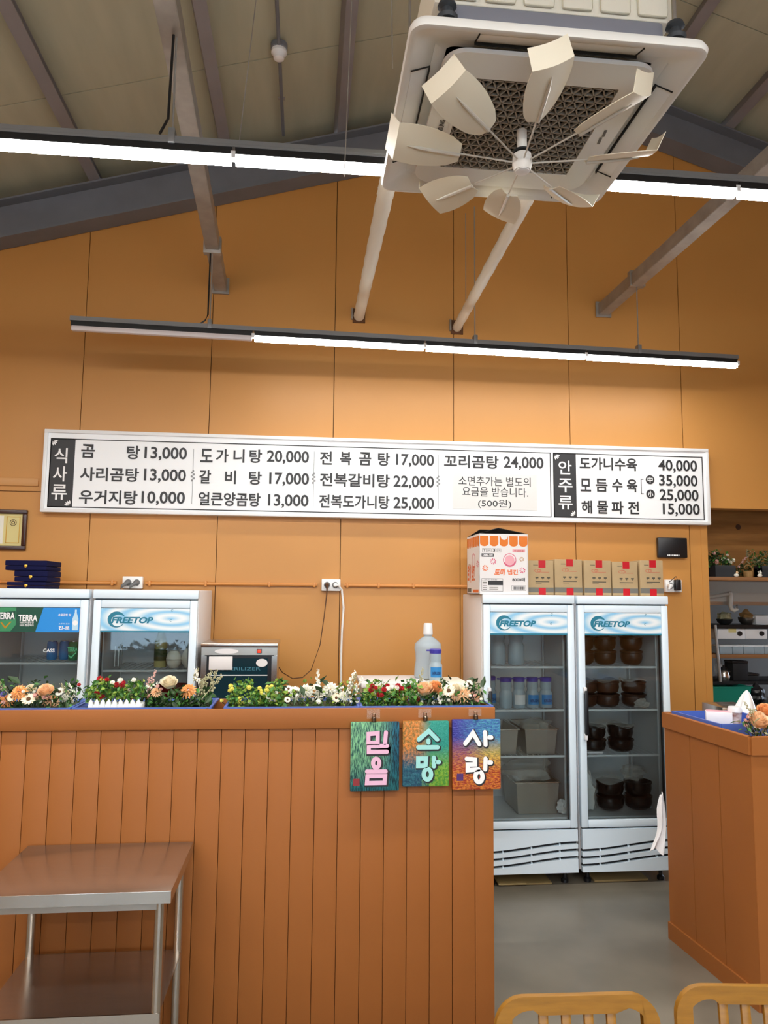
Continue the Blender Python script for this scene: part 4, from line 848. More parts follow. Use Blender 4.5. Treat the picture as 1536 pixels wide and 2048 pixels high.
crumple('white net bag of garlic standing at the left of the fridge floor', (fx(FX2, .17), 5.26, .436), .05, .07, .14, M['bag'], seed=31)
tag(MB().b2((fx(FX2, .1), 5.2, SH[2]+.001), (fx(FX2, .32), 5.32, SH[2]+.012)).build('folded_towel', M['cloth']), 'thin folded white towel on the third fridge shelf', 'towel')
# left fridges
t = thing('sauce_bottle', 'pale olive bottle with dark label beside the white bowls', 'bottle', (fx(FXB, .585), 5.3, 1.42))
MB().lathe([(.04, 0), (.042, .02), (.042, .15), (.032, .2), (.017, .26), (.017, .33)], n=18).build('bottle', M['olivebottle'], t, local=True)
MB().lathe([(.043, .045), (.0435, .05), (.0435, .12), (.043, .125)], n=18, capb=False, capt=False).build('label', M['darklabel'], t, local=True)
MB().lathe([(.018, .32), (.018, .345)], n=14).build('cap', M['brown'], t, local=True)
for k, (ff, s) in enumerate(((.735, .052), (.89, .055))):
    for j in range(2):
        t = thing('white_bowl', 'white china bowl, %s of the %s pair in the fridge' % (['lower', 'upper upside-down'][j], ['left', 'right'][k]), 'bowl', (fx(FXB, ff), 5.24, 1.421+j*.055), 0, 'white bowls')
        h_ = s*1.05+ .012*k; pr = [(s*.5, 0), (s*.62, .008), (s*.9, h_*.5), (s, h_), (s*.94, h_), (s*.6, .02)]
        if j: pr = [(r_, h_*1.0-z+.003) for r_, z in pr]
        MB().lathe(pr, n=20).build('bowl', M['china'], t, local=True)
t = thing('red_basin', 'glossy dark red basin on the lower shelf of the bowl fridge', 'basin', (fx(FXB, .72), 5.3, 1.1)); MB().lathe([(.08, 0), (.13, .1), (.14, .2), (.13, .2), (.12, .1), (.07, .01)], n=24).build('basin', M['redb'], t, local=True)
for k, ff in enumerate((.25, .33)):
    tag(MB().tube([(fx(FXB, ff*.45+.02), 5.3, 1.425), (fx(FXB, ff*.45+.02), 5.3, 1.56)], .004, 8).build('glass_rod', M['shelfw']), 'thin upright divider rod %s of two on the bowl fridge shelf' % ['left', 'right'][k], 'rod', 'divider rods')
for k, (ff, y, m_) in enumerate(((.55, 5.3, 'blab'), (.66, 5.32, 'blab'), (.78, 5.25, 'greenl'))):
    t = thing('drink_can', ['blue can in the poster fridge, left one', 'blue can in the poster fridge, middle one', 'green can in the poster fridge'][k], 'can', (fx(FXA, ff), y, 1.47)); MB().lathe([(.028, 0), (.033, .012), (.033, .11), (.026, .122)], n=18).build('body', M[m_], t, local=True); MB().lathe([(.026, .122), (.026, .125)], n=18).build('lid', M['ss'], t, local=True)
lettering('TERRA', (fx(FXA, .82), 5.021, 1.545), EX, EZ, .062, .028, M['greenl'], fA, .02); lettering('✓', (fx(FXA, .83), 5.021, 1.50), EX, EZ, .05, .04, M['greenl'], fA, .0)
lettering('CASS', (fx(FXA, .6), 5.021, 1.54), EX, EZ, .07, .022, M['shelfw'], fA, .02)
tag(MB().b2((1.33, 5.13, .002), (1.68, 5.45, .012)).b2((1.31, 5.11, .013), (1.5, 5.4, .02)).build('cardboard_sheet', M['yellowc']), 'yellowed cardboard sheet under the left display fridge', 'cardboard')
tag(MB().b2((1.98, 5.14, .002), (2.36, 5.45, .014)).build('cardboard_sheet', M['yellowc']), 'yellowed cardboard sheet under the right display fridge', 'cardboard')

# ---------------------------------------------------------------- work table behind the counter, steriliser, boxes, jugs
t = thing('prep_table', 'steel prep table hidden behind the flower counter', 'table', (.2, 5.25, 0))
MB().b2((-.69, 4.75, .86), (1.18, 5.7, .9), .004).build('top', M['ssd'], t)
for x in (-.64, 1.13):
    for y in (4.8, 5.65): MB().tube([(x, y, 0), (x, y, .862)], .02, 10).build('leg', M['ss'], t)
s0, s1 = -.665, -.18; sy = 5.0
st = thing('cup_steriliser', 'stainless cup steriliser cabinet with dark glass door and red switch', 'steriliser', ((s0+s1)/2, 5.2, .9))
for a, b in (((s0, sy+.02, .9), (s0+.02, 5.4, 1.57)), ((s1-.02, sy+.02, .9), (s1, 5.4, 1.57)), ((s0+.02, 5.38, .9), (s1-.02, 5.4, 1.57)), ((s0+.02, sy+.02, .9), (s1-.02, 5.38, .93))): MB().b2(a, b).build('body_panel', M['ss'], st)
MB().b2((s0-.005, sy-.005, 1.575), (s1+.005, 5.41, 1.602), .004).build('top', M['ss'], st)
MB().b2((s0, sy, 1.525), (s1, sy+.03, 1.575)).build('control_panel', M['ssd'], st)
def oval(c, rx, rz, y, th=.001): return MB().prism([(c[0]+rx*math.cos(a), y, c[1]+rz*math.sin(a)) for a in [2*PI*k/28 for k in range(28)]], (0, th, 0))
oval((-.505, 1.549), .076, .0165, sy-.001).build('oval_sticker', M['boxw'], st, False)
MB().b2((-.307, sy-.004, 1.54), (-.285, sy, 1.56), .002).build('switch', M['redsw'], st); MB().b2((-.312, sy-.002, 1.536), (-.28, sy, 1.564)).build('switch_bezel', M['black'], st)
dr = MB()
for a, b in (((s0, .93), (s0+.035, 1.52)), ((s1-.035, .93), (s1, 1.52)), ((s0+.035, .93), (s1-.035, .96))): dr.b2((a[0], sy, a[1]), (b[0], sy+.02, b[1]))
dr = dr.build('door', M['ss'], st)
MB().b2((s0+.035, sy+.008, .96), (s1-.035, sy+.014, 1.52)).build('glass_pane', mat('dark_glass', '16323c', .08), dr)
for a, b in (((s0+.035, 1.505), (s1-.035, 1.52)), ((s0+.035, .96), (s0+.06, 1.505)), ((s1-.06, .96), (s1-.035, 1.505))): MB().b2((a[0], sy+.006, a[1]), (b[0], sy+.009, b[1])).build('glass_border', M['black'], dr)
MB().b2((s0+.06, sy+.005, 1.393), (s1-.06, sy+.01, 1.399)).build('shelf_edge', M['shelfw'], dr)
MB().b2((s0+.05, sy-.004, 1.43), (s0+.2, sy+.006, 1.516), .003).build('magnet_sheet', M['boxw'], dr)
oval((-.278, 1.475), .037, .026, sy+.004).build('oval_sticker', M['boxw'], dr, False)
lettering('STERILIZER', (s0+.13, sy+.0055, 1.427), EX, EZ, .25, .02, mat('frost_print', '3f7f92', .4), dr, .01)
p = at(722, 1366, 4.85)
b1 = thing('storage_box', 'beige lidded storage box behind the red flowers', 'box', (.58, 5.05, .9)); MB().b2((.375, 4.87, .9), (.79, 5.3, 1.33), .006).build('body', M['beige'], b1); MB().b2((.36, 4.85, 1.33), (.8, 5.32, 1.362), .008).build('lid', M['boxw'], b1)
b2_ = thing('foam_box', 'rounded white foam box under the water jug', 'box', (.95, 5.05, .9)); MB().b2((.81, 4.86, .9), (1.08, 5.3, 1.30), .02, 3).build('body', M['foam'], b2_); MB().b2((.805, 4.85, 1.3), (1.085, 5.31, 1.352), .02, 3).build('lid', M['foam'], b2_)
jg = thing('water_jug', 'large clear water jug with a white cap', 'jug', (.835, 5.14, 1.363))
MB().lathe([(.085, 0), (.094, .012), (.092, .07), (.084, .12), (.087, .17), (.094, .2), (.088, .232), (.055, .262), (.03, .278), (.028, .30)], n=24, sy=.8).build('body', M['water'], jg, local=True)
MB().lathe([(.034, .293), (.03, .36), (.026, .368)], n=20).build('cap', M['white'], jg, local=True)
pt = pitcher('pitcher with purple-blue lid and blue label before the water jug', (.86, 4.98, 1.363), .045, .205, 'blue', 'KRUSH', 'pitchers on the foam box')

# ================================================================ COUNTERS
YC = 3.5
lc = thing('partition_counter', 'long orange plank counter carrying flower boxes', 'counter', (-.5, YC+.16, 0))
cxl, cxr, cth, czt = -2.4, .875, .32, 1.409
MB().b2((cxl, YC+.014, 0), (cxr-.012, YC+cth-.012, czt-.09)).build('core', M['cgap'], lc)
plm = MB().box((0, 0, .66), (.1022, .016, 1.315), .0012).mesh('plank', M['counter'])
x = -1.3059-.1047*9
while x < cxr-.02:
    w_ = .1047
    xe = min(x+w_, cxr)
    o = inst(plm, 'plank', lc, wm(lc).inverted() @ Vector(((x+xe)/2, YC+.008, 0)), (0, 0, 0), ((xe-x)/w_, 1, 1)); x += w_
MB().b2((cxr-.012, YC+.001, 0), (cxr, YC+cth, 1.318)).build('end_board', M['counter'], lc)
MB().b2((cxl, YC-.012, czt-.089), (cxr+.008, YC+.006, czt), .002).build('cap_front', M['counter'], lc)
MB().b2((cxl, YC+cth-.012, czt-.089), (cxr+.008, YC+cth+.012, czt), .002).build('cap_back', M['counter'], lc)
MB().b2((cxr-.012, YC+.006, czt-.089), (cxr+.008, YC+cth-.012, czt), .002).build('cap_end', M['counter'], lc)
MB().b2((cxl, YC+.006, czt-.075), (cxr-.012, YC+cth-.012, czt-.055)).build('trough_floor', M['counter'], lc)
MB().lathe([(.006, 0), (.004, .003)], n=8).xf(Matrix.Translation((-.43, YC-.002, czt))).build('screw', M['cordb'], lc)

# right counter: block with an oblique left side
rz = 1.255
c1 = atz(1327, 1424, rz); c2 = atz(1500, 1474, rz)
q = [Vector((c1.x, c1.y, 0)), Vector((c2.x, c2.y, 0)), Vector((4.6, c2.y+.02, 0)), Vector((4.6, c1.y, 0))]
rc = thing('partition_counter', 'shorter orange counter at right with a slanted end', 'counter', (3.2, 3.9, 0))
ins = [q[0]+Vector((.016, -.016, 0)), q[1]+Vector((.016, .016, 0)), q[2]+Vector((-.01, .016, 0)), q[3]+Vector((-.01, -.016, 0))]
MB().prism(ins, (0, 0, rz-.06)).build('core', M['cgap'], rc, smooth=False)
def face_planks(a, b, n, nrm):
    for k in range(n):
        p0, p1 = a.lerp(b, (k+.01)/n), a.lerp(b, (k+.99)/n)
        MB().prism([p0, p1, p1+Vector((0, 0, rz-.07)), p0+Vector((0, 0, rz-.07))], nrm*-.02).build('plank', M['counter'], rc, smooth=False)
dl = (q[1]-q[0]).normalized(); nl = Vector((dl.y, -dl.x, 0)); nl = nl if nl.x < 0 else -nl
face_planks(q[0], q[1], 3, nl); face_planks(q[1], q[2], 22, Vector((0, -1, 0)))
def rail(a, b, nrm, z0, z1, t0, t1, name):
    MB().prism([a+nrm*t1, b+nrm*t1, b-nrm*t0, a-nrm*t0], (0, 0, z1-z0)).xf(Matrix.Translation((0, 0, z0))).build(name, M['counter'], rc, smooth=False)
rail(q[0], q[1], nl, rz-.085, rz, .02, .012, 'cap_side'); rail(q[1], q[2], Vector((0, -1, 0)), rz-.085, rz, .02, .012, 'cap_front'); rail(q[3], q[0], Vector((0, 1, 0)), rz-.085, rz, .02, .012, 'cap_back')
rail(q[0], q[1], nl, 0, .09, .0, .012, 'kick_board'); rail(q[1], q[2], Vector((0, -1, 0)), 0, .09, .0, .012, 'kick_board')
MB().prism([p+Vector((0, 0, rz-.06)) for p in ins], (0, 0, .01)).build('trough_floor', M['counter'], rc, smooth=False)

# ---------------------------------------------------------------- tray, flowers
def tray(label, x0, x1, y0=YC+.012, y1=YC+cth-.02, z0=czt-.054, z1=czt+.003):
    t = thing('flower_tray', label, 'tray', ((x0+x1)/2, (y0+y1)/2, z0), 0, 'blue flower trays'); k = .02
    m = MB(); lo = [(x0+k, y0+k), (x1-k, y0+k), (x1-k, y1-k), (x0+k, y1-k)]; hi = [(x0, y0), (x1, y0), (x1, y1), (x0, y1)]
    m.poly([(*p, z0) for p in lo])
    for i in range(4): j = (i+1) % 4; m.poly([(*lo[i], z0), (*lo[j], z0), (*hi[j], z1), (*hi[i], z1)])
    m.solid(.003).build('basin', M['tray'], t)
    rm = MB()
    for a, b in (((x0-.008, y0-.006), (x1+.008, y0+.003)), ((x0-.008, y1-.003), (x1+.008, y1+.008)), ((x0-.008, y0+.003), (x0+.003, y1-.003)), ((x1-.003, y0+.003), (x1+.008, y1-.003))): rm.b2((a[0], a[1], z1-.004), (b[0], b[1], z1+.003))
    rm.build('rim', M['tray'], t)
    MB().b2((x0+.024, y0+.02, z0+.004), (x1-.024, y1-.02, z1-.008)).build('dark_filler', M['leafd'], t)  # dark block added to keep the tray dark under the flowers
def cX(px): return at(px, 1395, YC+.16).x
tray('blue tray under the leftmost flowers', cX(-150), cX(158)); tray('blue tray under the picket planter and cream rose', cX(168), cX(428)); tray('blue tray under yellow and white flowers', cX(458), cX(712)); tray('blue tray under red and peach flowers near the counter end', cX(720), cX(968))

def petal_ring(m, n, r0, r1, w, z0, z1, a0=0, bend=0):
    for k in range(n):
        a = a0+2*PI*k/n; d = Vector((math.cos(a), math.sin(a), 0)); t_ = Vector((-d.y, d.x, 0))
        p = [d*r0+Vector((0, 0, z0)), d*(r0+(r1-r0)*.6)+t_*w+Vector((0, 0, z0+(z1-z0)*.6+bend)), d*r1+Vector((0, 0, z1)), d*(r0+(r1-r0)*.6)-t_*w+Vector((0, 0, z0+(z1-z0)*.6+bend))]
        m.poly([p[0], p[1], p[2]]); m.poly([p[0], p[2], p[3]])
def daisy(pm, nm_):
    m = MB(); petal_ring(m, 12, .006, .034, .007, 0, .004, 0, .003); petal_ring(m, 12, .006, .031, .007, .002, .007, .26, .004)
    return m.mesh('petals', pm, False), MB().lathe([(.0095, .002), (.009, .008), (.004, .011)], n=10).mesh('flower_centre', M['seed'])
def dahlia(pm):
    m = MB()
    for i in range(6):
        f = i/5; petal_ring(m, 15-2*i, .004, .041-.027*f, .0058-.002*f, .002+.012*f, -.008+.036*f, i*.37, .005)
    return m.mesh('petals', pm, False)
def rose(pm):
    m = MB()
    for i, (r, h, z) in enumerate(((.036, .034, 0), (.03, .038, .006), (.022, .040, .012), (.014, .040, .016), (.007, .038, .02))):
        n = 5 if i < 3 else 3
        for k in range(n):
            a0 = 2*PI*k/n+i*.7; sp = 2*PI/n*1.25
            def fn_(u, v, a0=a0, sp=sp, r=r, h=h, z=z): a = a0+sp*(u-.5); rr = r*(.35+.65*math.sqrt(v))*(1+.12*max(0, v-.75)*4*(1 if r > .02 else .2)); return Vector((rr*math.cos(a), rr*math.sin(a), z-.012+h*v*(1-.25*abs(u-.5)*2)))
            m.grid(fn_, 5, 4)
    return m.mesh('petals', pm, True, 80)
def carn(pm):
    m = MB(); rnd = random.Random(4)
    for i in range(3): petal_ring(m, 7, .001, .014-.003*i, .006, .002*i, .004+.005*i, i*.5, .002)
    return m.mesh('petals', pm, False)
def sprig(pm):                                # drooping filler sprig: many small bells on a stem
    m = MB(); rnd = random.Random(8)
    for k in range(26):
        f = k/25; a = rnd.uniform(0, 2*PI); r = .012*(1-f*.6)
        m.ball((r*math.cos(a), r*math.sin(a), .02+.075*f), .0052*(1-f*.4), 6, 4)
    m.tube([(0, 0, -.03), (0, 0, .09)], .0015, 5); return m.mesh('sprig', pm)
def leafmesh(pm, L=.05, w=.014):
    m = MB(); m.poly([(0, 0, 0), (w, L*.45, .006), (0, L*.5, 0)]); m.poly([(0, 0, 0), (0, L*.5, 0), (-w, L*.45, .006)]); m.poly([(0, L*.5, 0), (w, L*.45, .006), (0, L, .002)]); m.poly([(0, L*.5, 0), (0, L, .002), (-w, L*.45, .006)])
    return m.mesh('leaf', pm, False)
FM = dict(daisy=daisy(M['wpet'], 0), daisyc=daisy(M['cream'], 0), dahliao=dahlia(M['orangep']), dahliap=dahlia(M['peach']), dahliaw=dahlia(M['wpet']), rosec=rose(M['cream']), roseo=rose(M['rose']), rosep=rose(M['peach']), red=carn(M['redp']), white=carn(M['wpet']), yellow=carn(M['yel']), pinkf=carn(M['pinkp']), violet=carn(M['viol']), sprigc=sprig(M['leafp']), sprigw=sprig(M['wpet']), sprigp=sprig(M['pinkp']))
LF = dict(leaf=leafmesh(M['leaf']), leafd=leafmesh(M['leafd'], .065, .016), leafy=leafmesh(M['leafy'], .035, .015), leafp=leafmesh(M['leafp'], .06, .008))
NAMES = dict(daisy='daisy_bloom', daisyc='daisy_bloom', dahliao='dahlia_bloom', dahliap='dahlia_bloom', dahliaw='chrysanthemum_bloom', rosec='rose_bloom', roseo='rose_bloom', rosep='rose_bloom', red='red_bloom', white='white_bloom', yellow='yellow_bloom', pinkf='pink_bloom', violet='violet_bloom', sprigc='filler_sprig', sprigw='filler_sprig', sprigp='filler_sprig')
def bunch(label, px0, px1, blooms, leaves, nleaf, nfol, seed, base=None, Y=YC+.16, pyb=1412, dy=.09, grp='artificial flower bunches', hmax=.125):
    """blooms: (kind, px, py[, scale]) at their place in the bunch; leaves: kinds of leaf."""
    rnd = random.Random(seed); xs0, xs1 = at(px0, 1400, Y).x, at(px1, 1400, Y).x; zb_ = base if base is not None else czt-.05
    t = thing('flower_bunch', label, 'flowers', ((xs0+xs1)/2, Y, zb_), 0, grp); inv = wm(t).inverted()
    stm = MB()
    for bl_ in blooms:
        kd, px_, py_ = bl_[:3]; sc = bl_[3] if len(bl_) > 3 else 1
        yy = Y+rnd.uniform(-dy*.9, dy*.2); p = at(px_, py_, yy)
        tilt = rnd.uniform(.75, 1.15) if not kd.startswith(('rose', 'sprig')) else (rnd.uniform(.35, .6) if kd[0] == 'r' else rnd.uniform(-.5, .2))
        me = FM[kd]; cen = None
        if isinstance(me, tuple): me, cen = me
        ry = rnd.uniform(-.3, .3) if not kd.startswith('sprig') else rnd.uniform(-.9, .9)
        o = inst(me, NAMES[kd], t, inv @ p, (tilt, ry, rnd.uniform(-.3, .3)), sc)
        if cen: inst(cen, 'flower_centre', o)
        stm.tube([((xs0+xs1)/2*.3+p.x*.7, Y, zb_+.01), (p.x, yy+.004, p.z-.004)], .0016, 5)
    stm.build('stems', M['leafd'], t)
    for k in range(nleaf):
        X = rnd.uniform(xs0, xs1); Z = zb_+.05+rnd.uniform(0, hmax*.8); kd = leaves[k % len(leaves)]
        inst(LF[kd], 'leaf', t, inv @ Vector((X, Y+rnd.uniform(-dy, dy), Z)), (rnd.uniform(-.6, 1.2), rnd.uniform(-.8, .8), rnd.uniform(0, 2*PI)), rnd.uniform(.7, 1.1))
    for kd in leaves:                         # the uncountable small foliage
        fm = bmesh.new(); src = LF[kd]; vs = [v.co.copy() for v in src.vertices]; fs = [tuple(p.vertices) for p in src.polygons]
        for k in range(int(nfol*2.4)):
            X = rnd.uniform(xs0+.005, xs1-.005); Z = zb_+.035+rnd.uniform(0, 1)**1.3*hmax*(.75+.25*math.sin(X*40)); R_ = Matrix.Rotation(rnd.uniform(0, 2*PI), 3, 'Z') @ Matrix.Rotation(rnd.uniform(-1.2, 1.2), 3, 'X') @ Matrix.Rotation(rnd.uniform(-1, 1), 3, 'Y')
            P_ = inv @ Vector((X, Y+rnd.uniform(-dy, dy), Z)); s_ = rnd.uniform(.35, .7); nv = [fm.verts.new(P_+R_ @ v*s_) for v in vs]
            for f_ in fs: fm.faces.new([nv[i] for i in f_])
        me = bpy.data.meshes.new('foliage'); fm.to_mesh(me); fm.free(); me.materials.append(src.materials[0]); o = inst(me, 'foliage', t); o['kind'] = 'stuff'
    return t
R = random.Random(11)
def scat(kd, x0, x1, y0, y1, n, s=1.): return [(kd, R.uniform(x0, x1), R.uniform(y0, y1), s*R.uniform(.85, 1.1)) for _ in range(n)]
bunch('orange and cream dahlias with daisies at the far left', -60, 160, [('dahliao', 38, 1385, 1.0), ('dahliao', 12, 1402, .95), ('daisyc', 57, 1399), ('dahliap', 103, 1403, 1.05), ('rosep', 92, 1385, .9), ('violet', 7, 1389, 1.1), ('daisy', 120, 1384, .7), ('dahliap', -30, 1395), ('daisyc', 25, 1394, .8), ('dahliap', 78, 1392, .8), ('daisyc', 140, 1402, .6), ('rosec', 62, 1380, .6), ('dahliaw', 130, 1396, .6)] + scat('pinkf', 0, 150, 1378, 1406, 10, .7) + scat('pinkf', 60, 90, 1372, 1395, 4, .8) + scat('white', 35, 150, 1382, 1408, 10, .6) + [('sprigc', 15, 1385), ('sprigc', 140, 1395, .8), ('sprigw', 150, 1392, .7)], ['leafd', 'leaf'], 14, 90, 1)
pk = thing('picket_planter', 'small white picket-fence planter with red and white flowers', 'planter', (at(228, 1405, YC+.06).x, YC+.07, czt-.05), 0)
inv = wm(pk).inverted(); a, b = at(176, 1405, YC+.03), at(283, 1405, YC+.03)
for k in range(9):
    X = a.x+(b.x-a.x)*(k+.5)/9; MB().prism([(X-.009, YC+.024, czt-.05), (X+.009, YC+.024, czt-.05), (X+.009, YC+.024, czt+.028), (X, YC+.024, czt+.042), (X-.009, YC+.024, czt+.028)], (0, .005, 0)).build('picket', M['picket'], pk, smooth=False)
MB().b2((a.x, YC+.029, czt-.05), (b.x, YC+.12, czt+.018), .003).build('box', M['picket'], pk)
bunch('red and white flowers with one daisy in the picket planter', 172, 288, [('daisyc', 255, 1386, .95), ('red', 200, 1359, 1.2), ('red', 214, 1361, 1), ('white', 225, 1366, .9), ('white', 241, 1362, 1.1), ('white', 268, 1361, .9), ('red', 194, 1387, 1), ('red', 205, 1395, 1), ('red', 233, 1370, 1), ('red', 244, 1372, 1.1), ('red', 262, 1397, .8), ('white', 192, 1380, .5), ('red', 158, 1370, .7), ('red', 247, 1366, .8)], ['leaf', 'leafy'], 24, 120, 2, czt+.0, YC+.09, hmax=.085, dy=.05)
bunch('cream rose, orange dahlia and pale sprigs left of the steriliser', 285, 425, [('rosec', 339, 1370, 1.0), ('dahliao', 377, 1381, 1.05), ('dahliap', 312, 1384, .7), ('sprigp', 300, 1372, .8), ('sprigp', 295, 1383, .7), ('sprigc', 402, 1380, 1.1), ('sprigc', 412, 1388, 1.2), ('sprigc', 395, 1390, 1), ('sprigc', 405, 1398, 1), ('violet', 323, 1406, .7), ('sprigc', 386, 1367, .8), ('sprigw', 398, 1373, .9), ('sprigc', 418, 1378, 1), ('dahliap', 302, 1392, .6), ('sprigw', 306, 1378, .7), ('rosec', 316, 1392, .5)] + scat('pinkf', 290, 330, 1370, 1400, 6, .6) + scat('white', 290, 310, 1365, 1395, 6, .5), ['leafd', 'leaf'], 26, 90, 3, hmax=.09)
bunch('yellow-green pansies with bright leaves before the steriliser', 456, 572, scat('yellow', 458, 565, 1372, 1408, 16, .85) + scat('white', 470, 560, 1375, 1405, 8, .7) + [('yellow', 498, 1376, 1), ('yellow', 543, 1374, .9), ('yellow', 444, 1402, .7), ('yellow', 520, 1405, 1.1)], ['leafy', 'leaf'], 26, 140, 4)
bunch('white chrysanthemums and daisies in the middle of the counter', 565, 718, [('daisy', 590, 1385, .95), ('dahliaw', 613, 1382, 1.0), ('dahliaw', 661, 1380, 1.15), ('daisy', 577, 1378, .6), ('daisy', 575, 1400, .5), ('dahliaw', 640, 1388, .8), ('dahliaw', 590, 1394, .6), ('daisy', 634, 1376, .7), ('dahliaw', 688, 1392, .7), ('daisyc', 672, 1396, .7)] + scat('white', 570, 715, 1375, 1408, 24, .6) + [('sprigw', 635, 1375, .9), ('sprigw', 695, 1378, 1), ('sprigw', 705, 1390, 1), ('sprigw', 642, 1392, .8), ('sprigw', 690, 1398, .9), ('sprigc', 700, 1385, 1), ('white', 638, 1404, 1)], ['leafd', 'leafy'], 14, 60, 5)
bunch('small red and white flowers in green leaves right of the centre', 722, 838, scat('red', 725, 835, 1372, 1400, 10, 1.0) + [('red', 741, 1381, 1.1), ('red', 768, 1380, 1.1), ('red', 757, 1391, 1.1), ('red', 796, 1372, 1), ('red', 817, 1374, 1.1), ('white', 754, 1373, 1), ('white', 775, 1378, 1), ('white', 783, 1375, 1), ('white', 794, 1376, .9), ('white', 828, 1392, 1), ('red', 835, 1398, 1)], ['leaf', 'leafy'], 30, 150, 6)
bunch('peach roses, daisy and cream dahlia at the counter end', 835, 970, [('rosep', 849, 1384, 1.1), ('roseo', 870, 1378, .9), ('daisyc', 898, 1382, 1.0), ('dahliap', 926, 1389, 1.1), ('daisy', 938, 1368, .6), ('dahliaw', 920, 1374, .8), ('sprigc', 962, 1390, .7), ('sprigc', 838, 1368, .8), ('dahliap', 908, 1394, .7), ('daisyc', 942, 1386, .7), ('rosec', 912, 1378, .6), ('daisy', 880, 1398, .5), ('dahliap', 952, 1396, .6)] + scat('white', 840, 965, 1388, 1408, 14, .6) + scat('pinkf', 930, 960, 1378, 1405, 8, .6) + [('roseo', 880, 1387, .6)], ['leafd', 'leaf'], 14, 80, 7)

# ---------------------------------------------------------------- painted tiles hanging on the counter
def art_mat(name, kind):
    m = bpy.data.materials.new(name); m.use_nodes = True; nt = m.node_tree; b = nt.nodes['Principled BSDF']; b.inputs['Roughness'].default_value = .35
    N = nt.nodes.new; L = nt.links.new
    tc = N('ShaderNodeTexCoord'); sp = N('ShaderNodeSeparateXYZ'); L(tc.outputs['Generated'], sp.inputs[0])
    mp = N('ShaderNodeMapping'); mp.inputs['Scale'].default_value = (42, 1, 7) if kind == 0 else ((14, 1, 14) if kind == 1 else (10, 1, 34)); mp.inputs['Rotation'].default_value = (0, .25 if kind == 0 else 0, 0); L(tc.outputs['Generated'], mp.inputs[0])
    nz = N('ShaderNodeTexNoise'); nz.inputs['Scale'].default_value = 1.4; nz.inputs['Detail'].default_value = 4; nz.inputs['Roughness'].default_value = .65; L(mp.outputs[0], nz.inputs[0])
    def mixn(fac, a, c):
        x_ = N('ShaderNodeMix'); x_.data_type = 'RGBA'
        if hasattr(fac, 'links') or not isinstance(fac, float): L(fac, x_.inputs[0])
        else: x_.inputs[0].default_value = fac
        for i, v in ((6, a), (7, c)):
            if isinstance(v, str): x_.inputs[i].default_value = lin(v)
            else: L(v, x_.inputs[i])
        return x_.outputs[2]
    def rng(v, a, c, jit=.5):
        ad = N('ShaderNodeMath'); ad.operation = 'MULTIPLY_ADD'; L(nz.outputs['Fac'], ad.inputs[0]); ad.inputs[1].default_value = jit; L(v, ad.inputs[2])
        mr = N('ShaderNodeMapRange'); L(ad.outputs[0], mr.inputs[0]); mr.inputs[1].default_value = a+jit*.5; mr.inputs[2].default_value = c+jit*.5; return mr.outputs[0]
    X, Z = sp.outputs[0], sp.outputs[2]
    st_ = N('ShaderNodeMapRange'); L(nz.outputs['Fac'], st_.inputs[0]); st_.inputs[1].default_value = .43; st_.inputs[2].default_value = .57; stf = st_.outputs[0]
    if kind == 0:
        mid = mixn(stf, '1a5250', '8fcf9c'); edge = mixn(stf, '07182c', '1f7088')
        a1 = rng(X, .55, .9, .25); col = mixn(a1, mid, edge); col = mixn(rng(Z, .5, .05, .3), col, mixn(stf, '0f3a44', '2f7f86'))
    elif kind == 1:
        top = mixn(rng(X, .35, .6), mixn(stf, '8a6a30', 'd8843a'), '1f8f80'); bot = mixn(rng(X, .4, .65), mixn(stf, '1f4f6a', '2f6f80'), mixn(stf, '4f9a3a', '8ab83f')); col = mixn(rng(Z, .62, .3), top, bot)
    else:
        top = mixn(rng(X, .1, .6), '2b2f8f', mixn(stf, '23579a', '3f8aa8')); mid = mixn(rng(X, .3, .7), mixn(stf, '7a3f6a', 'b06a3a'), mixn(stf, '8a8a4a', 'd8b04a')); bot = mixn(stf, 'a8341f', 'e0862a'); col = mixn(rng(Z, .75, .52), top, mid); col = mixn(rng(Z, .5, .25), col, bot)
    L(col, b.inputs['Base Color'])
    bp = N('ShaderNodeBump'); bp.inputs['Strength'].default_value = .7; bp.inputs['Distance'].default_value = .01; L(nz.outputs['Fac'], bp.inputs['Height']); L(bp.outputs[0], b.inputs['Normal']); return m
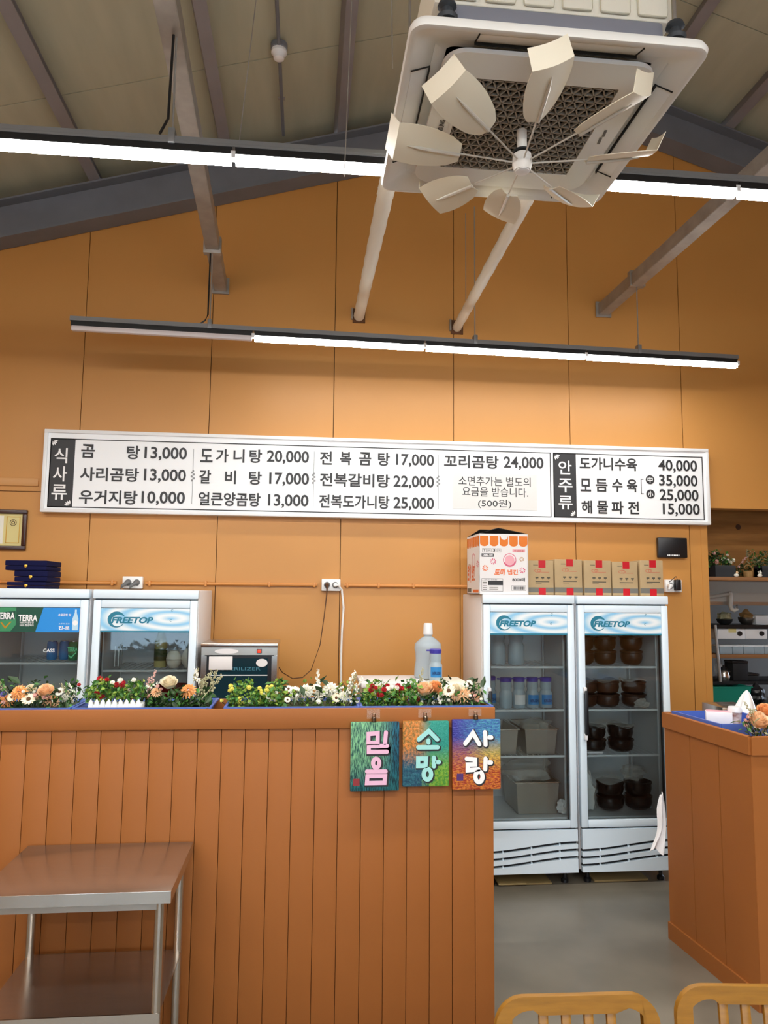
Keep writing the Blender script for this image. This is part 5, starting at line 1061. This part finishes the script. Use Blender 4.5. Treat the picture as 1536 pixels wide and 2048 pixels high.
def stroke(m, pts, w, y, th=.006):            # flat mitred brush stroke in the x-z plane, round at its ends
    P_ = [Vector((p[0], p[1])) for p in pts]; closed = (P_[0]-P_[-1]).length < 1e-6 and len(P_) > 2
    if closed: P_ = P_[:-1]
    n = len(P_); L, R_ = [], []
    for i in range(n):
        a = P_[i-1] if (i or closed) else None; b = P_[(i+1) % n] if (i < n-1 or closed) else None
        d1 = (P_[i]-a).normalized() if a is not None else None; d2 = (b-P_[i]).normalized() if b is not None else None
        d1 = d1 or d2; d2 = d2 or d1; t_ = (d1+d2); t_ = t_.normalized() if t_.length > 1e-6 else d1; nn = Vector((-t_.y, t_.x)); k = w/2/max(.5, nn.dot(Vector((-d1.y, d1.x))))
        L.append(P_[i]+nn*k); R_.append(P_[i]-nn*k)
    off = Vector((0, th, 0)); v3 = lambda q: Vector((q.x, y, q.y))
    if closed:
        A = [m.bm.verts.new(v3(q)) for q in L]; B = [m.bm.verts.new(v3(q)) for q in R_]; A2 = [m.bm.verts.new(v3(q)+off) for q in L]; B2 = [m.bm.verts.new(v3(q)+off) for q in R_]
        for i in range(n):
            j_ = (i+1) % n; m.bm.faces.new((A[i], A[j_], B[j_], B[i])); m.bm.faces.new((A[i], A2[i], A2[j_], A[j_])); m.bm.faces.new((B[j_], B2[j_], B2[i], B[i])); m.bm.faces.new((A2[i], B2[i], B2[j_], A2[j_]))
    else:
        def cap(c, d, s0): return [c+Vector((-d.y, d.x))*(w/2*math.cos(a))*s0+d*(w/2*math.sin(a)) for a in [PI*k/6 for k in range(1, 6)]]
        e = (P_[-1]-P_[-2]).normalized(); b0 = (P_[0]-P_[1]).normalized()
        m.prism([v3(q) for q in L + cap(P_[-1], e, 1) + R_[::-1] + cap(P_[0], b0, 1)], (0, th, 0))
def circ(cx_, cz_, r, n=18): return [(cx_+r*math.cos(2*PI*k/n), cz_+r*math.sin(2*PI*k/n)) for k in range(n+1)]
tiles = [
 ('painted tile of green and navy strokes with pink Korean letters', (697, 1444, 801, 1583), 0, 'pinkl2', 'redseal', (.13, .13), [
   [(.36, .83), (.36, .70), (.55, .70), (.55, .84), (.36, .83)], [(.72, .85), (.70, .70)], [(.74, .655), (.37, .655), (.37, .57), (.74, .57)], circ(.525, .405, .065), [(.34, .285), (.72, .285)], [(.35, .22), (.34, .12), (.70, .12), (.71, .22), (.35, .22)]]),
 ('painted tile of teal, green and orange with aqua Korean letters', (802, 1442, 900, 1574), 1, 'aqua', None, None, [
   [(.34, .72), (.56, .85), (.74, .72)], [(.55, .705), (.55, .675)], [(.33, .60), (.75, .60)], [(.33, .43), (.33, .32), (.49, .32), (.50, .43), (.33, .43)], [(.67, .44), (.67, .31)], [(.78, .375), (.74, .375)], circ(.53, .19, .08)]),
 ('painted tile of blue fading to orange with white Korean letters', (902, 1439, 1003, 1580), 2, 'inkw', 'purple', (.16, .18), [
   [(.26, .66), (.42, .81), (.55, .65)], [(.67, .82), (.68, .64)], [(.80, .745), (.76, .745)], [(.29, .44), (.46, .43), (.46, .36), (.31, .36), (.31, .28), (.53, .29)], [(.68, .44), (.67, .29)], [(.79, .385), (.75, .385)], circ(.54, .185, .075)])]
for label, (x0, y0, x1, y1), kind, lm, seal, sp_, strokes in tiles:
    yf = YC-.036; a, b = at(x0+3, y1, yf), at(x1-2, y0, yf); w_, h_ = b.x-a.x, b.z-a.z
    t = thing('painted_tile', label, 'tile', ((a.x+b.x)/2, YC-.02, a.z))
    MB().b2((a.x, yf, a.z), (b.x, YC-.014, b.z), .004).build('slab', art_mat('art_%d' % kind, kind), t)
    sh = MB()
    for s_ in strokes: stroke(sh, [(a.x+w_*p[0]+.004, a.z+h_*p[1]-.004) for p in s_], .027, yf-.002, .003)
    sh.build('letter_shadow', M['ink'], t, smooth=False)
    for s_ in strokes:
        m = MB(); stroke(m, [(a.x+w_*p[0], a.z+h_*p[1]) for p in s_], .019 if kind else .018, yf-.006, .005); m.build('letter_stroke', M[lm], t, smooth=False)
    if seal: MB().b2((a.x+w_*(sp_[0]-.07), yf-.0015, a.z+h_*(sp_[1]-.05)), (a.x+w_*(sp_[0]+.06), yf+.001, a.z+h_*(sp_[1]+.05))).build('seal', M[seal], t)
    xc = a.x+w_*(.47 if kind < 1 else .49); zt_ = b.z
    cl = thing('binder_clip', 'bronze clip holding the %s' % ['pink-lettered tile', 'aqua-lettered tile', 'white-lettered tile'][kind], 'clip', (xc, YC-.02, zt_))
    MB().lathe([(.011, -.01), (.011, .006), (.007, .01)], (xc, YC-.0305, zt_+.012), 12).build('body', M['clip'], cl); MB().tube([(xc-.006, YC-.0245, zt_+.018), (xc-.007, YC-.0245, zt_+.036), (xc+.007, YC-.0245, zt_+.036), (xc+.006, YC-.0245, zt_+.018)], .002, 6).build('wire_loop', M['clip'], cl)
    tp = MB().b2((xc-.03, YC-.0135, zt_+.012), (xc+.03, YC-.0122, czt-.004)).build('clear_tape', M['tapeclear']); tag(tp, 'clear tape strip on the counter edge above the %s tile' % ['pink-lettered', 'aqua-lettered', 'white-lettered'][kind], 'tape', 'clear tape strips')

# ================================================================ STEEL CART TABLE
ty1 = YC-.02; tzt = .845
wk = thing('steel_work_table', 'small stainless work table with a lower shelf before the counter', 'table', (-.82, 3.2, 0))
tx0, tx1, ty0 = -1.16, -.468, 2.93
MB().b2((tx0, ty0, tzt-.004), (tx1, ty1, tzt), .001).build('top', M['ss'], wk)
MB().b2((tx0, ty0-.002, tzt-.042), (tx1, ty0+.003, tzt-.001)).b2((tx1-.004, ty0, tzt-.042), (tx1, ty1, tzt-.003)).b2((tx0, ty0, tzt-.042), (tx0+.004, ty1, tzt-.003)).build('apron', M['ss'], wk)
for y_ in (ty0+.03, ty1-.045): MB().b2((tx0+.03, y_, tzt-.075), (tx1-.05, y_+.015, tzt-.04)).build('under_rail', M['ssd'], wk)
for x in (tx0+.045, tx1-.045):
    for y in (ty0+.045, ty1-.045): MB().tube([(x, y, .02), (x, y, tzt-.004)], .018, 14).lathe([(.022, .0), (.022, .02)], (x, y, 0), 12).build('leg', M['ss'], wk)
MB().b2((tx0+.03, ty0+.03, .41), (tx1-.03, ty1-.03, .414)).b2((tx0+.03, ty0+.027, .375), (tx1-.03, ty0+.033, .414)).b2((tx0+.03, ty1-.033, .375), (tx1-.03, ty1-.027, .414)).build('lower_shelf', M['ss'], wk)

# ================================================================ CHAIRS
def chair(label, X, Y, rz):
    t = thing('wooden_chair', label, 'chair', (X, Y, 0), rz, 'wooden slat-back chairs'); wdt, zt_ = .43, .908
    tilt = Matrix.Translation((0, 0, .44)) @ Matrix.Rotation(-.12, 4, 'X') @ Matrix.Translation((0, 0, -.44))
    hw = wdt/2; R1, R2 = .075, .045
    out = [(-hw, .44)] + [(-hw+R1-R1*math.cos(a), zt_-R1+R1*math.sin(a)) for a in [PI/2*k/8 for k in range(9)]]; out += [(-x_, z_) for x_, z_ in out[::-1]]
    th = .031; inn = [(-hw+.034, .44)] + [(-hw+.034+R2*1.3-R2*1.3*math.cos(a), zt_-th-R2+R2*math.sin(a)) for a in [PI/2*k/8 for k in range(9)]] + [(-.115, zt_-th), (-.10, zt_-th-.012)]; inn += [(-x_, z_) for x_, z_ in inn[::-1]]
    m = MB(); n1 = len(out)//2; hl, il = out[:n1], inn[:len(inn)//2]
    poly = out + inn[::-1]; m.prism([(x_, -.011, z_) for x_, z_ in poly], (0, .022, 0))
    bmesh.ops.triangulate(m.bm, faces=[f for f in m.bm.faces if len(f.verts) > 4])
    m.xf(tilt).build('back_frame', M['wood'], t, local=True, ang=30)
    for k in range(4):
        x_ = -.0885+.059*k; MB().b2((x_-.012, -.007, .46), (x_+.012, .007, zt_-th-.004), .003).xf(tilt).build('back_slat', M['wood'], t, local=True)
    MB().b2((-hw+.03, -.012, .46), (hw-.03, .012, .5), .004).xf(tilt).build('lower_rail', M['wood'], t, local=True)
    MB().b2((-hw, -.41, .425), (hw, .02, .455), .01).build('seat', M['wood'], t, local=True)
    for sx_ in (-1, 1):
        MB().tube([(sx_*(hw-.03), -.37, 0), (sx_*(hw-.035), -.37, .43)], [.015, .02], 10).build('leg', M['wood'], t, local=True)
        MB().tube([(sx_*(hw-.03), .04, 0), (sx_*(hw-.02), -.0, .45)], [.015, .019], 10).build('leg', M['wood'], t, local=True)
        MB().tube([(sx_*(hw-.03), -.36, .2), (sx_*(hw-.028), .02, .2)], .01, 8).build('stretcher', M['wood'], t, local=True)
    return t
ch = chair('wooden slat-back chair wholly in the aisle at bottom right', .713, 1.945, math.radians(-2)); dup(ch, (1.2, 1.95, 0), math.radians(-6), 'wooden slat-back chair cut off by the right edge')

# ================================================================ RIGHT COUNTER TOP
def flatbox(label, name, a, b, m, cat, bev=.003): return tag(MB().b2(a, b, bev).build(name, m), label, cat)
zt2 = rz-.049
ta, tb = c1+Vector((.03, -.04, 0)), c2+Vector((.03, .1, 0))
rt_ = thing('flower_tray', 'blue tray in the slanted right counter', 'tray', (2.3, 4.0, zt2), 0, 'blue flower trays')
tq = [Vector((c1.x+.035, c1.y-.04, zt2)), Vector((c1.x+.075, 3.82, zt2)), Vector((2.52, 3.82, zt2)), Vector((2.52, c1.y-.04, zt2))]
MB().prism(tq, (0, 0, .006)).build('basin', M['tray'], rt_, smooth=False)
for i in range(4):
    p_, q_ = tq[i], tq[(i+1) % 4]; d_ = (q_-p_).normalized(); n_ = Vector((d_.y, -d_.x, 0))*.006; MB().prism([p_+n_, q_+n_, q_-n_, p_-n_], (0, 0, .062)).build('rim', M['tray'], rt_, smooth=False)
tb0 = atz(1417, 1440, zt2+.03)
tp_ = atz(1438, 1452, zt2+.007); tr_ = Matrix.Rotation(-.42, 3, 'Z')
t = thing('tissue_box', 'small pale carton with pink top on the right counter', 'carton', (tp_.x, tp_.y, zt2+.007)); MB().box((tp_.x, tp_.y, zt2+.047), (.135, .07, .08), .003, tr_).build('carton', M['boxw'], t); MB().box((tp_.x, tp_.y, zt2+.0885), (.125, .06, .003), 0, tr_).build('flap', M['pinkl'], t)
MB().box((tp_.x, tp_.y, zt2+.02), (.137, .072, .012), 0, tr_).build('blue_stripe', M['bluep'], t)
cp_ = atz(1471, 1453, zt2+.007); t = thing('paper_cup', 'printed paper cup with white lid on the right counter', 'cup', cp_)
MB().lathe([(.028, 0), (.036, .08)], n=18).build('cup', mat('cup_print', '8a4a3a', .5, noise=.8, nscale=30, col2='e8ded4'), t, local=True); MB().lathe([(.039, .08), (.039, .092), (.034, .108), (.03, .108)], n=18).build('lid', M['white'], t, local=True)
m = MB(); bc_ = atz(1500, 1440, zt2+.03); bc_ = atz(1490, 1441, zt2)
m.grid(lambda u, v: bc_+Vector((math.cos(2*PI*u)*(.075*(1-v)**.7+.004)*(1+.25*math.sin(10*PI*u)*(1-v*.3))+.02*v, math.sin(2*PI*u)*(.06*(1-v)**.7+.004)*(1+.2*math.cos(8*PI*u)), .006+.17*v)), 30, 8)
bmesh.ops.remove_doubles(m.bm, verts=m.bm.verts, dist=1e-4); tag(m.build('plastic_bag', M['bag'], None, True, False, 80), 'white plastic bag gathered to a point behind the cup', 'bag')
MB_ = bunch('peach roses with small cream flowers on the right counter', 1480, 1640, [('rosep', 1514, 1446, 1.35), ('roseo', 1530, 1426, 1.1), ('rosep', 1560, 1440, 1.1), ('dahliap', 1545, 1455, .8)] + scat('pinkf', 1485, 1502, 1430, 1452, 7, .7) + scat('white', 1485, 1540, 1425, 1460, 9, .5) + [('sprigc', 1492, 1438, .8), ('sprigc', 1504, 1428, .7)], ['leaf', 'leafp'], 10, 40, 17, zt2, 3.68, hmax=.07)
m = MB(); ca = at(1336, 1585, c1.y+.05); cw = .07
m.grid(lambda u, v: Vector((c1.x-.0+(u-1)*(.018+.05*v**.8+.012*math.sin(v*7))+.012*math.sin(v*4), c1.y+.04+.012*math.sin(u*9+v*3), ca.z+.01-.335*v-.03*(1-u)*(1-v)+.02*math.sin(u*5)*v)), 10, 16)
cl_ = m.solid(.003).build('hanging_cloth', M['cloth'], None, True, False, 80); tag(cl_, 'white cloth hanging at the back edge of the right counter', 'cloth')
tag(MB().b2((2.70, 4.72, .0), (2.93, 4.98, 1.215), .004).build('steel_sink_stand', M['ss']), 'stainless stand behind the right counter beside the wall', 'stand')

# ================================================================ KITCHEN BEHIND THE OPENING
kw = struct('wall_kitchen', (4.5, 8, 0), 'grey back wall of the kitchen'); MB().b2((3.0, 8.1, 0), (XR, 8.2, 3.2)).build('panel', mat('kitchen_wall', '4e4a44', .6), kw); MB().b2((3.16, D+.07, 0), (3.2, 8.1, 3.2)).build('panel', mat('kitchen_side', 'b58a5a', .6), kw); MB().b2((3.0, D+.07, 3.2), (XR, 8.2, 3.25)).build('panel', M['ply'], kw)
tag(MB().b2((3.225, 6.42, 2.09), (6.0, 6.44, 2.95)).build('plywood_board', M['ply']), 'knotty plywood board above the kitchen shelf', 'board')
kn = at(1477, 1054, 6.415); bo = bpy.data.objects['plywood_board']
MB().lathe([(.026, 0), (.02, .003)], n=14).xf(Matrix.Translation((kn.x, 6.4195, kn.z)) @ Matrix.Rotation(PI/2, 4, 'X')).build('wood_knot', mat('knot', '4a2c12', .7), bo)
zs = at(1480, 1154, 6.0).z
tag(MB().b2((3.225, 6.0, zs-.03), (6.0, 6.42, zs), .003).build('kitchen_shelf', M['board']), 'brown shelf board in the kitchen opening', 'shelf')
def planter(label, px0, px1, Y, hgt):
    a, b = at(px0, 1150, Y), at(px1, 1150, Y); t = thing('planter_box', label, 'planter', ((a.x+b.x)/2, Y+.06, zs), 0, 'grey planter boxes'); m = MB()
    for p_, q_ in (((a.x, Y), (b.x, Y+.006)), ((a.x, Y+.114), (b.x, Y+.12)), ((a.x, Y), (a.x+.006, Y+.12)), ((b.x-.006, Y), (b.x, Y+.12))): m.b2((*p_, zs), (*q_, zs+hgt))
    m.b2((a.x, Y, zs), (b.x, Y+.12, zs+hgt*.8)).build('box', M['gpot'], t); return t
planter('dark grey planter with pink and white flowers on the kitchen shelf', 1431, 1472, 6.06, .1); planter('dark grey planter at the right end of the kitchen shelf', 1525, 1580, 6.06, .1)
bunch('pink and white flowers in the dark kitchen planter', 1418, 1472, [('pinkf', 1431, 1125, 2.0), ('pinkf', 1427, 1107, 1.3), ('white', 1447, 1120, 1.6), ('white', 1455, 1123, 1.6), ('white', 1460, 1126, 1.4), ('white', 1434, 1107, 1.2), ('white', 1454, 1111, 1), ('white', 1466, 1121, 1.3)], ['leafd', 'leaf'], 8, 70, 21, zs+.07, 6.12, grp='kitchen shelf plants', dy=.05, hmax=.12)
bunch('grey-green leafy plant in the right kitchen planter', 1512, 1585, [('white', 1519, 1140, 1.6), ('white', 1520, 1147, 1.8)], ['leafp', 'leaf', 'leafd'], 20, 60, 22, zs+.07, 6.12, grp='kitchen shelf plants', dy=.05, hmax=.14)
bunch('thin leafy sprigs behind the little basket', 1470, 1512, [('sprigp', 1480, 1128, .9), ('sprigc', 1495, 1118, .9), ('pinkf', 1477, 1134, 1)], ['leafd'], 6, 30, 23, zs+.0, 6.2, grp='kitchen shelf plants', dy=.03, hmax=.1)
bk = at(1496, 1140, 6.1); t = thing('handle_basket', 'small wicker basket with arched handle on the kitchen shelf', 'basket', (bk.x, 6.1, zs)); MB().lathe([(.035, 0), (.045, .05), (.043, .055), (.032, .01)], n=14).build('bowl', M['rattan'], t, local=True); MB().tube([(-.043, 0, .05), (-.036, 0, .085), (-.015, 0, .105), (.015, 0, .105), (.036, 0, .085), (.043, 0, .05)], .006, 8).build('handle', M['rattan'], t, local=True)
for k, (px_, m_) in enumerate(((1472, 'peach'), (1519, 'wpet'))):
    c = at(px_, 1150, 6.04); t = thing('figurine', ['small orange and white bird figurine on the shelf', 'small white figurine before the right planter'][k], 'figurine', (c.x, 6.035, zs)); MB().ball((0, 0, .016), .017, 10, 8, (1.3, .9, .9)).build('body', M['wpet'], t, local=True); MB().ball((.005, -.004, .038), .011, 10, 8).build('head', M[m_], t, local=True)
# hood, pipe, racks
Yk = 6.5
def kp(x, y, Y=Yk): return at(x, y, Y)
h0, h1 = kp(1415, 1190), kp(1560, 1158)
t = thing('range_hood', 'slanted stainless range hood under the kitchen shelf', 'hood', (4.4, 6.9, 1.85)); za, zb2, zc2 = kp(1470, 1161).z, kp(1470, 1186).z, kp(1470, 1208).z
MB().prism([(3.23, 6.44, za), (3.23, 7.3, za+.1), (3.23, 7.3, zc2), (3.23, 6.52, zc2), (3.23, 6.52, zb2)], (2.6, 0, 0)).build('canopy', M['pvc'], t, smooth=False)
MB().b2((3.23, 6.505, zc2-.012), (5.8, 6.52, zc2+.02)).build('lip', M['ssd'], t)
t = thing('drain_pipe', 'grey plastic elbow pipe below the range hood', 'pipe', kp(1461, 1230, 6.46)); Yp = 6.46
MB().tube([kp(1400, 1196, Yp), kp(1440, 1191, Yp), kp(1456, 1188, Yp)], .014, 10).build('feed_pipe', M['pvc'], t); MB().tube([kp(1456, 1187, Yp), kp(1461, 1187, Yp), kp(1462, 1190, Yp)], .02, 10).build('elbow', M['pvc'], t)
MB().tube([kp(1461, 1188, Yp), kp(1461, 1212, Yp), kp(1463, 1218, Yp), kp(1468, 1221, Yp), kp(1474, 1218, Yp), kp(1474, 1208, Yp)], .019, 10).build('trap', M['pvc'], t)
Yr = 6.75
def rack_shelf(label, py, th, m, x1=5.6): z = at(1480, py, Yr).z; return tag(MB().b2((3.235, Yr, z-th), (x1, Yr+.45, z), .002).build('rack_shelf', m), label, 'shelf', 'kitchen rack shelves'), z
_, zA = rack_shelf('dark upper rack shelf carrying pots in the kitchen', 1250, .035, M['black']); _, zB_ = rack_shelf('orange-brown rack shelf below the white appliances', 1309, .035, M['board']); _, zC = rack_shelf('dark rack shelf behind the black canisters', 1363, .03, M['blackm']); _, zD = rack_shelf('steel bench carrying the teal basin', 1407, .03, M['ssd'])
a = at(1431, 1255, Yr-.03); tag(MB().tube([(a.x, Yr-.025, zA), (a.x+.03, Yr-.025, zC)], .013, 10).build('rack_post', M['galv']), 'slim steel rack post in the kitchen opening', 'post')
tag(MB().tube([(3.3, Yr+.4, 0), (3.3, Yr+.4, 2.0)], .015, 10).build('rack_post', M['galv']), 'rear steel rack post hidden in the kitchen', 'post')
def kbowl(label, px_, r, h, m, z, Y=Yr+.12): c = at(px_, 1240, Y); t = thing('cooking_bowl', label, 'bowl', (c.x, Y, z)); MB().lathe([(r*.5, 0), (r*.85, h*.4), (r, h), (r*.94, h), (r*.8, h*.45), (r*.4, .012)], n=20).build('bowl', m, t, local=True); return t
kbowl('black wok on the upper kitchen rack', 1449, .075, .05, M['blackm'], zA); kbowl('shiny steel colander on the upper kitchen rack', 1493, .08, .07, M['ss'], zA)
crumple('pale bundle in the black wok', (at(1449, 1240, Yr+.12).x, Yr+.12, zA+.02), .06, .05, .05, M['leafp'], 'vegetable_bundle', 41, 'bundle'); crumple('brown bundle in the steel colander', (at(1493, 1240, Yr+.12).x, Yr+.12, zA+.025), .06, .05, .055, M['rattan'], 'vegetable_bundle', 43, 'bundle')
c0, c1_ = at(1512, 1245, Yr+.05), at(1545, 1222, Yr+.05); tag(MB().b2((c0.x, Yr+.05, zA), (c1_.x+.1, Yr+.3, zA+.09), .006).build('plastic_tub', M['shelfw']), 'milky plastic tub at the right of the upper rack', 'tub')
for k, (x0, x1) in enumerate(((1436, 1490), (1491, 1534))):
    a, b = at(x0, 1278, Yr+.02), at(x1, 1257, Yr+.02); t = thing('gas_regulator_box', ['white appliance with black knob and tan sticker', 'white appliance with black knob at the right'][k], 'appliance', ((a.x+b.x)/2, Yr+.14, a.z)); MB().b2((a.x, Yr+.02, a.z), (b.x, Yr+.26, zA-.036), .006).build('case', M['white'], t)
    kx_ = at((1479, 1523)[k], 1267, Yr+.02); MB().lathe([(.024, 0), (.022, .012)], n=20).xf(Matrix.Translation((kx_.x, Yr+.02, kx_.z)) @ Matrix.Rotation(PI/2, 4, 'X')).build('knob', M['black'], t)
    if k == 0: sa, sb = at(1457, 1265, Yr+.02), at(1472, 1257, Yr+.02); MB().b2((sa.x, Yr+.0185, sa.z), (sb.x, Yr+.021, sb.z)).build('sticker', M['cert'], t)
for k, (x0, x1) in enumerate(((1440, 1464), (1466, 1486), (1488, 1508), (1509, 1528), (1530, 1556))):
    a, b = at(x0, 1306, Yr+.04), at(x1, 1288, Yr+.04); t = thing('clear_container', '%s clear food container on the orange shelf' % ['leftmost', 'second', 'middle', 'fourth', 'rightmost'][k], 'container', ((a.x+b.x)/2, Yr+.12, zB_), 0, 'clear food containers'); MB().b2((a.x, Yr+.04, zB_), (b.x, Yr+.2, zB_+.07), .006).build('tub', M['water'], t); MB().b2((a.x-.002, Yr+.038, zB_+.07), (b.x+.002, Yr+.202, zB_+.082), .003).build('lid', M['shelfw'], t)
for k, (x0, x1, y1) in enumerate(((1467, 1496, 1322), (1497, 1518, 1347))):
    a, b = at(x0, 1360, Yr+.05), at(x1, y1, Yr+.05); t = thing('black_canister', ['tall black canister on the kitchen rack', 'short black canister beside the tall one'][k], 'canister', ((a.x+b.x)/2, Yr+.13, zC)); MB().b2((a.x, Yr+.05, zC), (b.x, Yr+.2, b.z-.02), .006).build('body', M['blackm'], t); MB().b2((a.x-.003, Yr+.047, b.z-.02), (b.x+.003, Yr+.203, b.z), .004).build('lid', M['black'], t)
c = at(1450, 1358, Yr+.08); t = thing('steel_kettle', 'small steel kettle with dark lid beside the canister', 'kettle', (c.x, Yr+.1, zC)); MB().lathe([(.05, 0), (.06, .03), (.05, .08), (.035, .1)], n=20).build('body', M['ss'], t, local=True); MB().lathe([(.042, .1), (.03, .12), (.008, .125), (.01, .14)], n=18).build('lid', M['black'], t, local=True); MB().tube([(.055, 0, .03), (.085, 0, .05), (.085, 0, .075), (.05, 0, .08)], .006, 8).build('handle', M['ss'], t, local=True)
crumple('clear bag hanging behind the kettle', (at(1440, 1340, Yr+.2).x, Yr+.22, zC), .04, .03, .1, M['film'], seed=51)
a, b = at(1424, 1400, 6.55), at(1502, 1374, 6.55); t = thing('teal_basin', 'rectangular teal plastic basin in the kitchen', 'basin', ((a.x+b.x)/2, 6.68, a.z))
m = MB(); x0, x1, y0, y1, z0, z1 = a.x-.12, b.x, 6.55, 6.95, zD+.0, b.z; k = .02; lo = [(x0+k, y0+k), (x1-k, y0+k), (x1-k, y1-k), (x0+k, y1-k)]; hi = [(x0, y0), (x1, y0), (x1, y1), (x0, y1)]
m.poly([(*p_, z0) for p_ in lo])
for i in range(4): j = (i+1) % 4; m.poly([(*lo[i], z0), (*lo[j], z0), (*hi[j], z1), (*hi[i], z1)])
m.solid(.004).build('basin', M['teal'], t); rm = MB()
for p_, q_ in (((x0-.012, y0-.012), (x1+.012, y0)), ((x0-.012, y1), (x1+.012, y1+.012)), ((x1, y0), (x1+.012, y1))): rm.b2((*p_, z1-.004), (*q_, z1+.004))
rm.build('rim', M['teal'], t)
tag(MB().b2((x0-.02, 6.5, .85), (5.6, 7.2, zD-.031)).build('kitchen_bench', M['blackm']), 'dark kitchen bench below the teal basin', 'bench')
crumple('black refuse bag beside the teal basin', (at(1518, 1400, 6.62).x, 6.66, zD), .07, .06, .09, M['black'], seed=61)
t = thing('kitchen_fill_lamp', 'unseen short LED lamp added to light the kitchen', 'lamp', (4.2, 6.9, 3.1)); MB().b2((3.7, 7.35, 3.14), (4.9, 7.41, 3.19)).build('housing', M['white'], t); tube_mat(MB().b2((3.71, 7.355, 3.11), (4.89, 7.405, 3.14)).build('diffuser', M['off'], t), M['led_low'])  # out-of-sight lamp, added so the kitchen gets some light
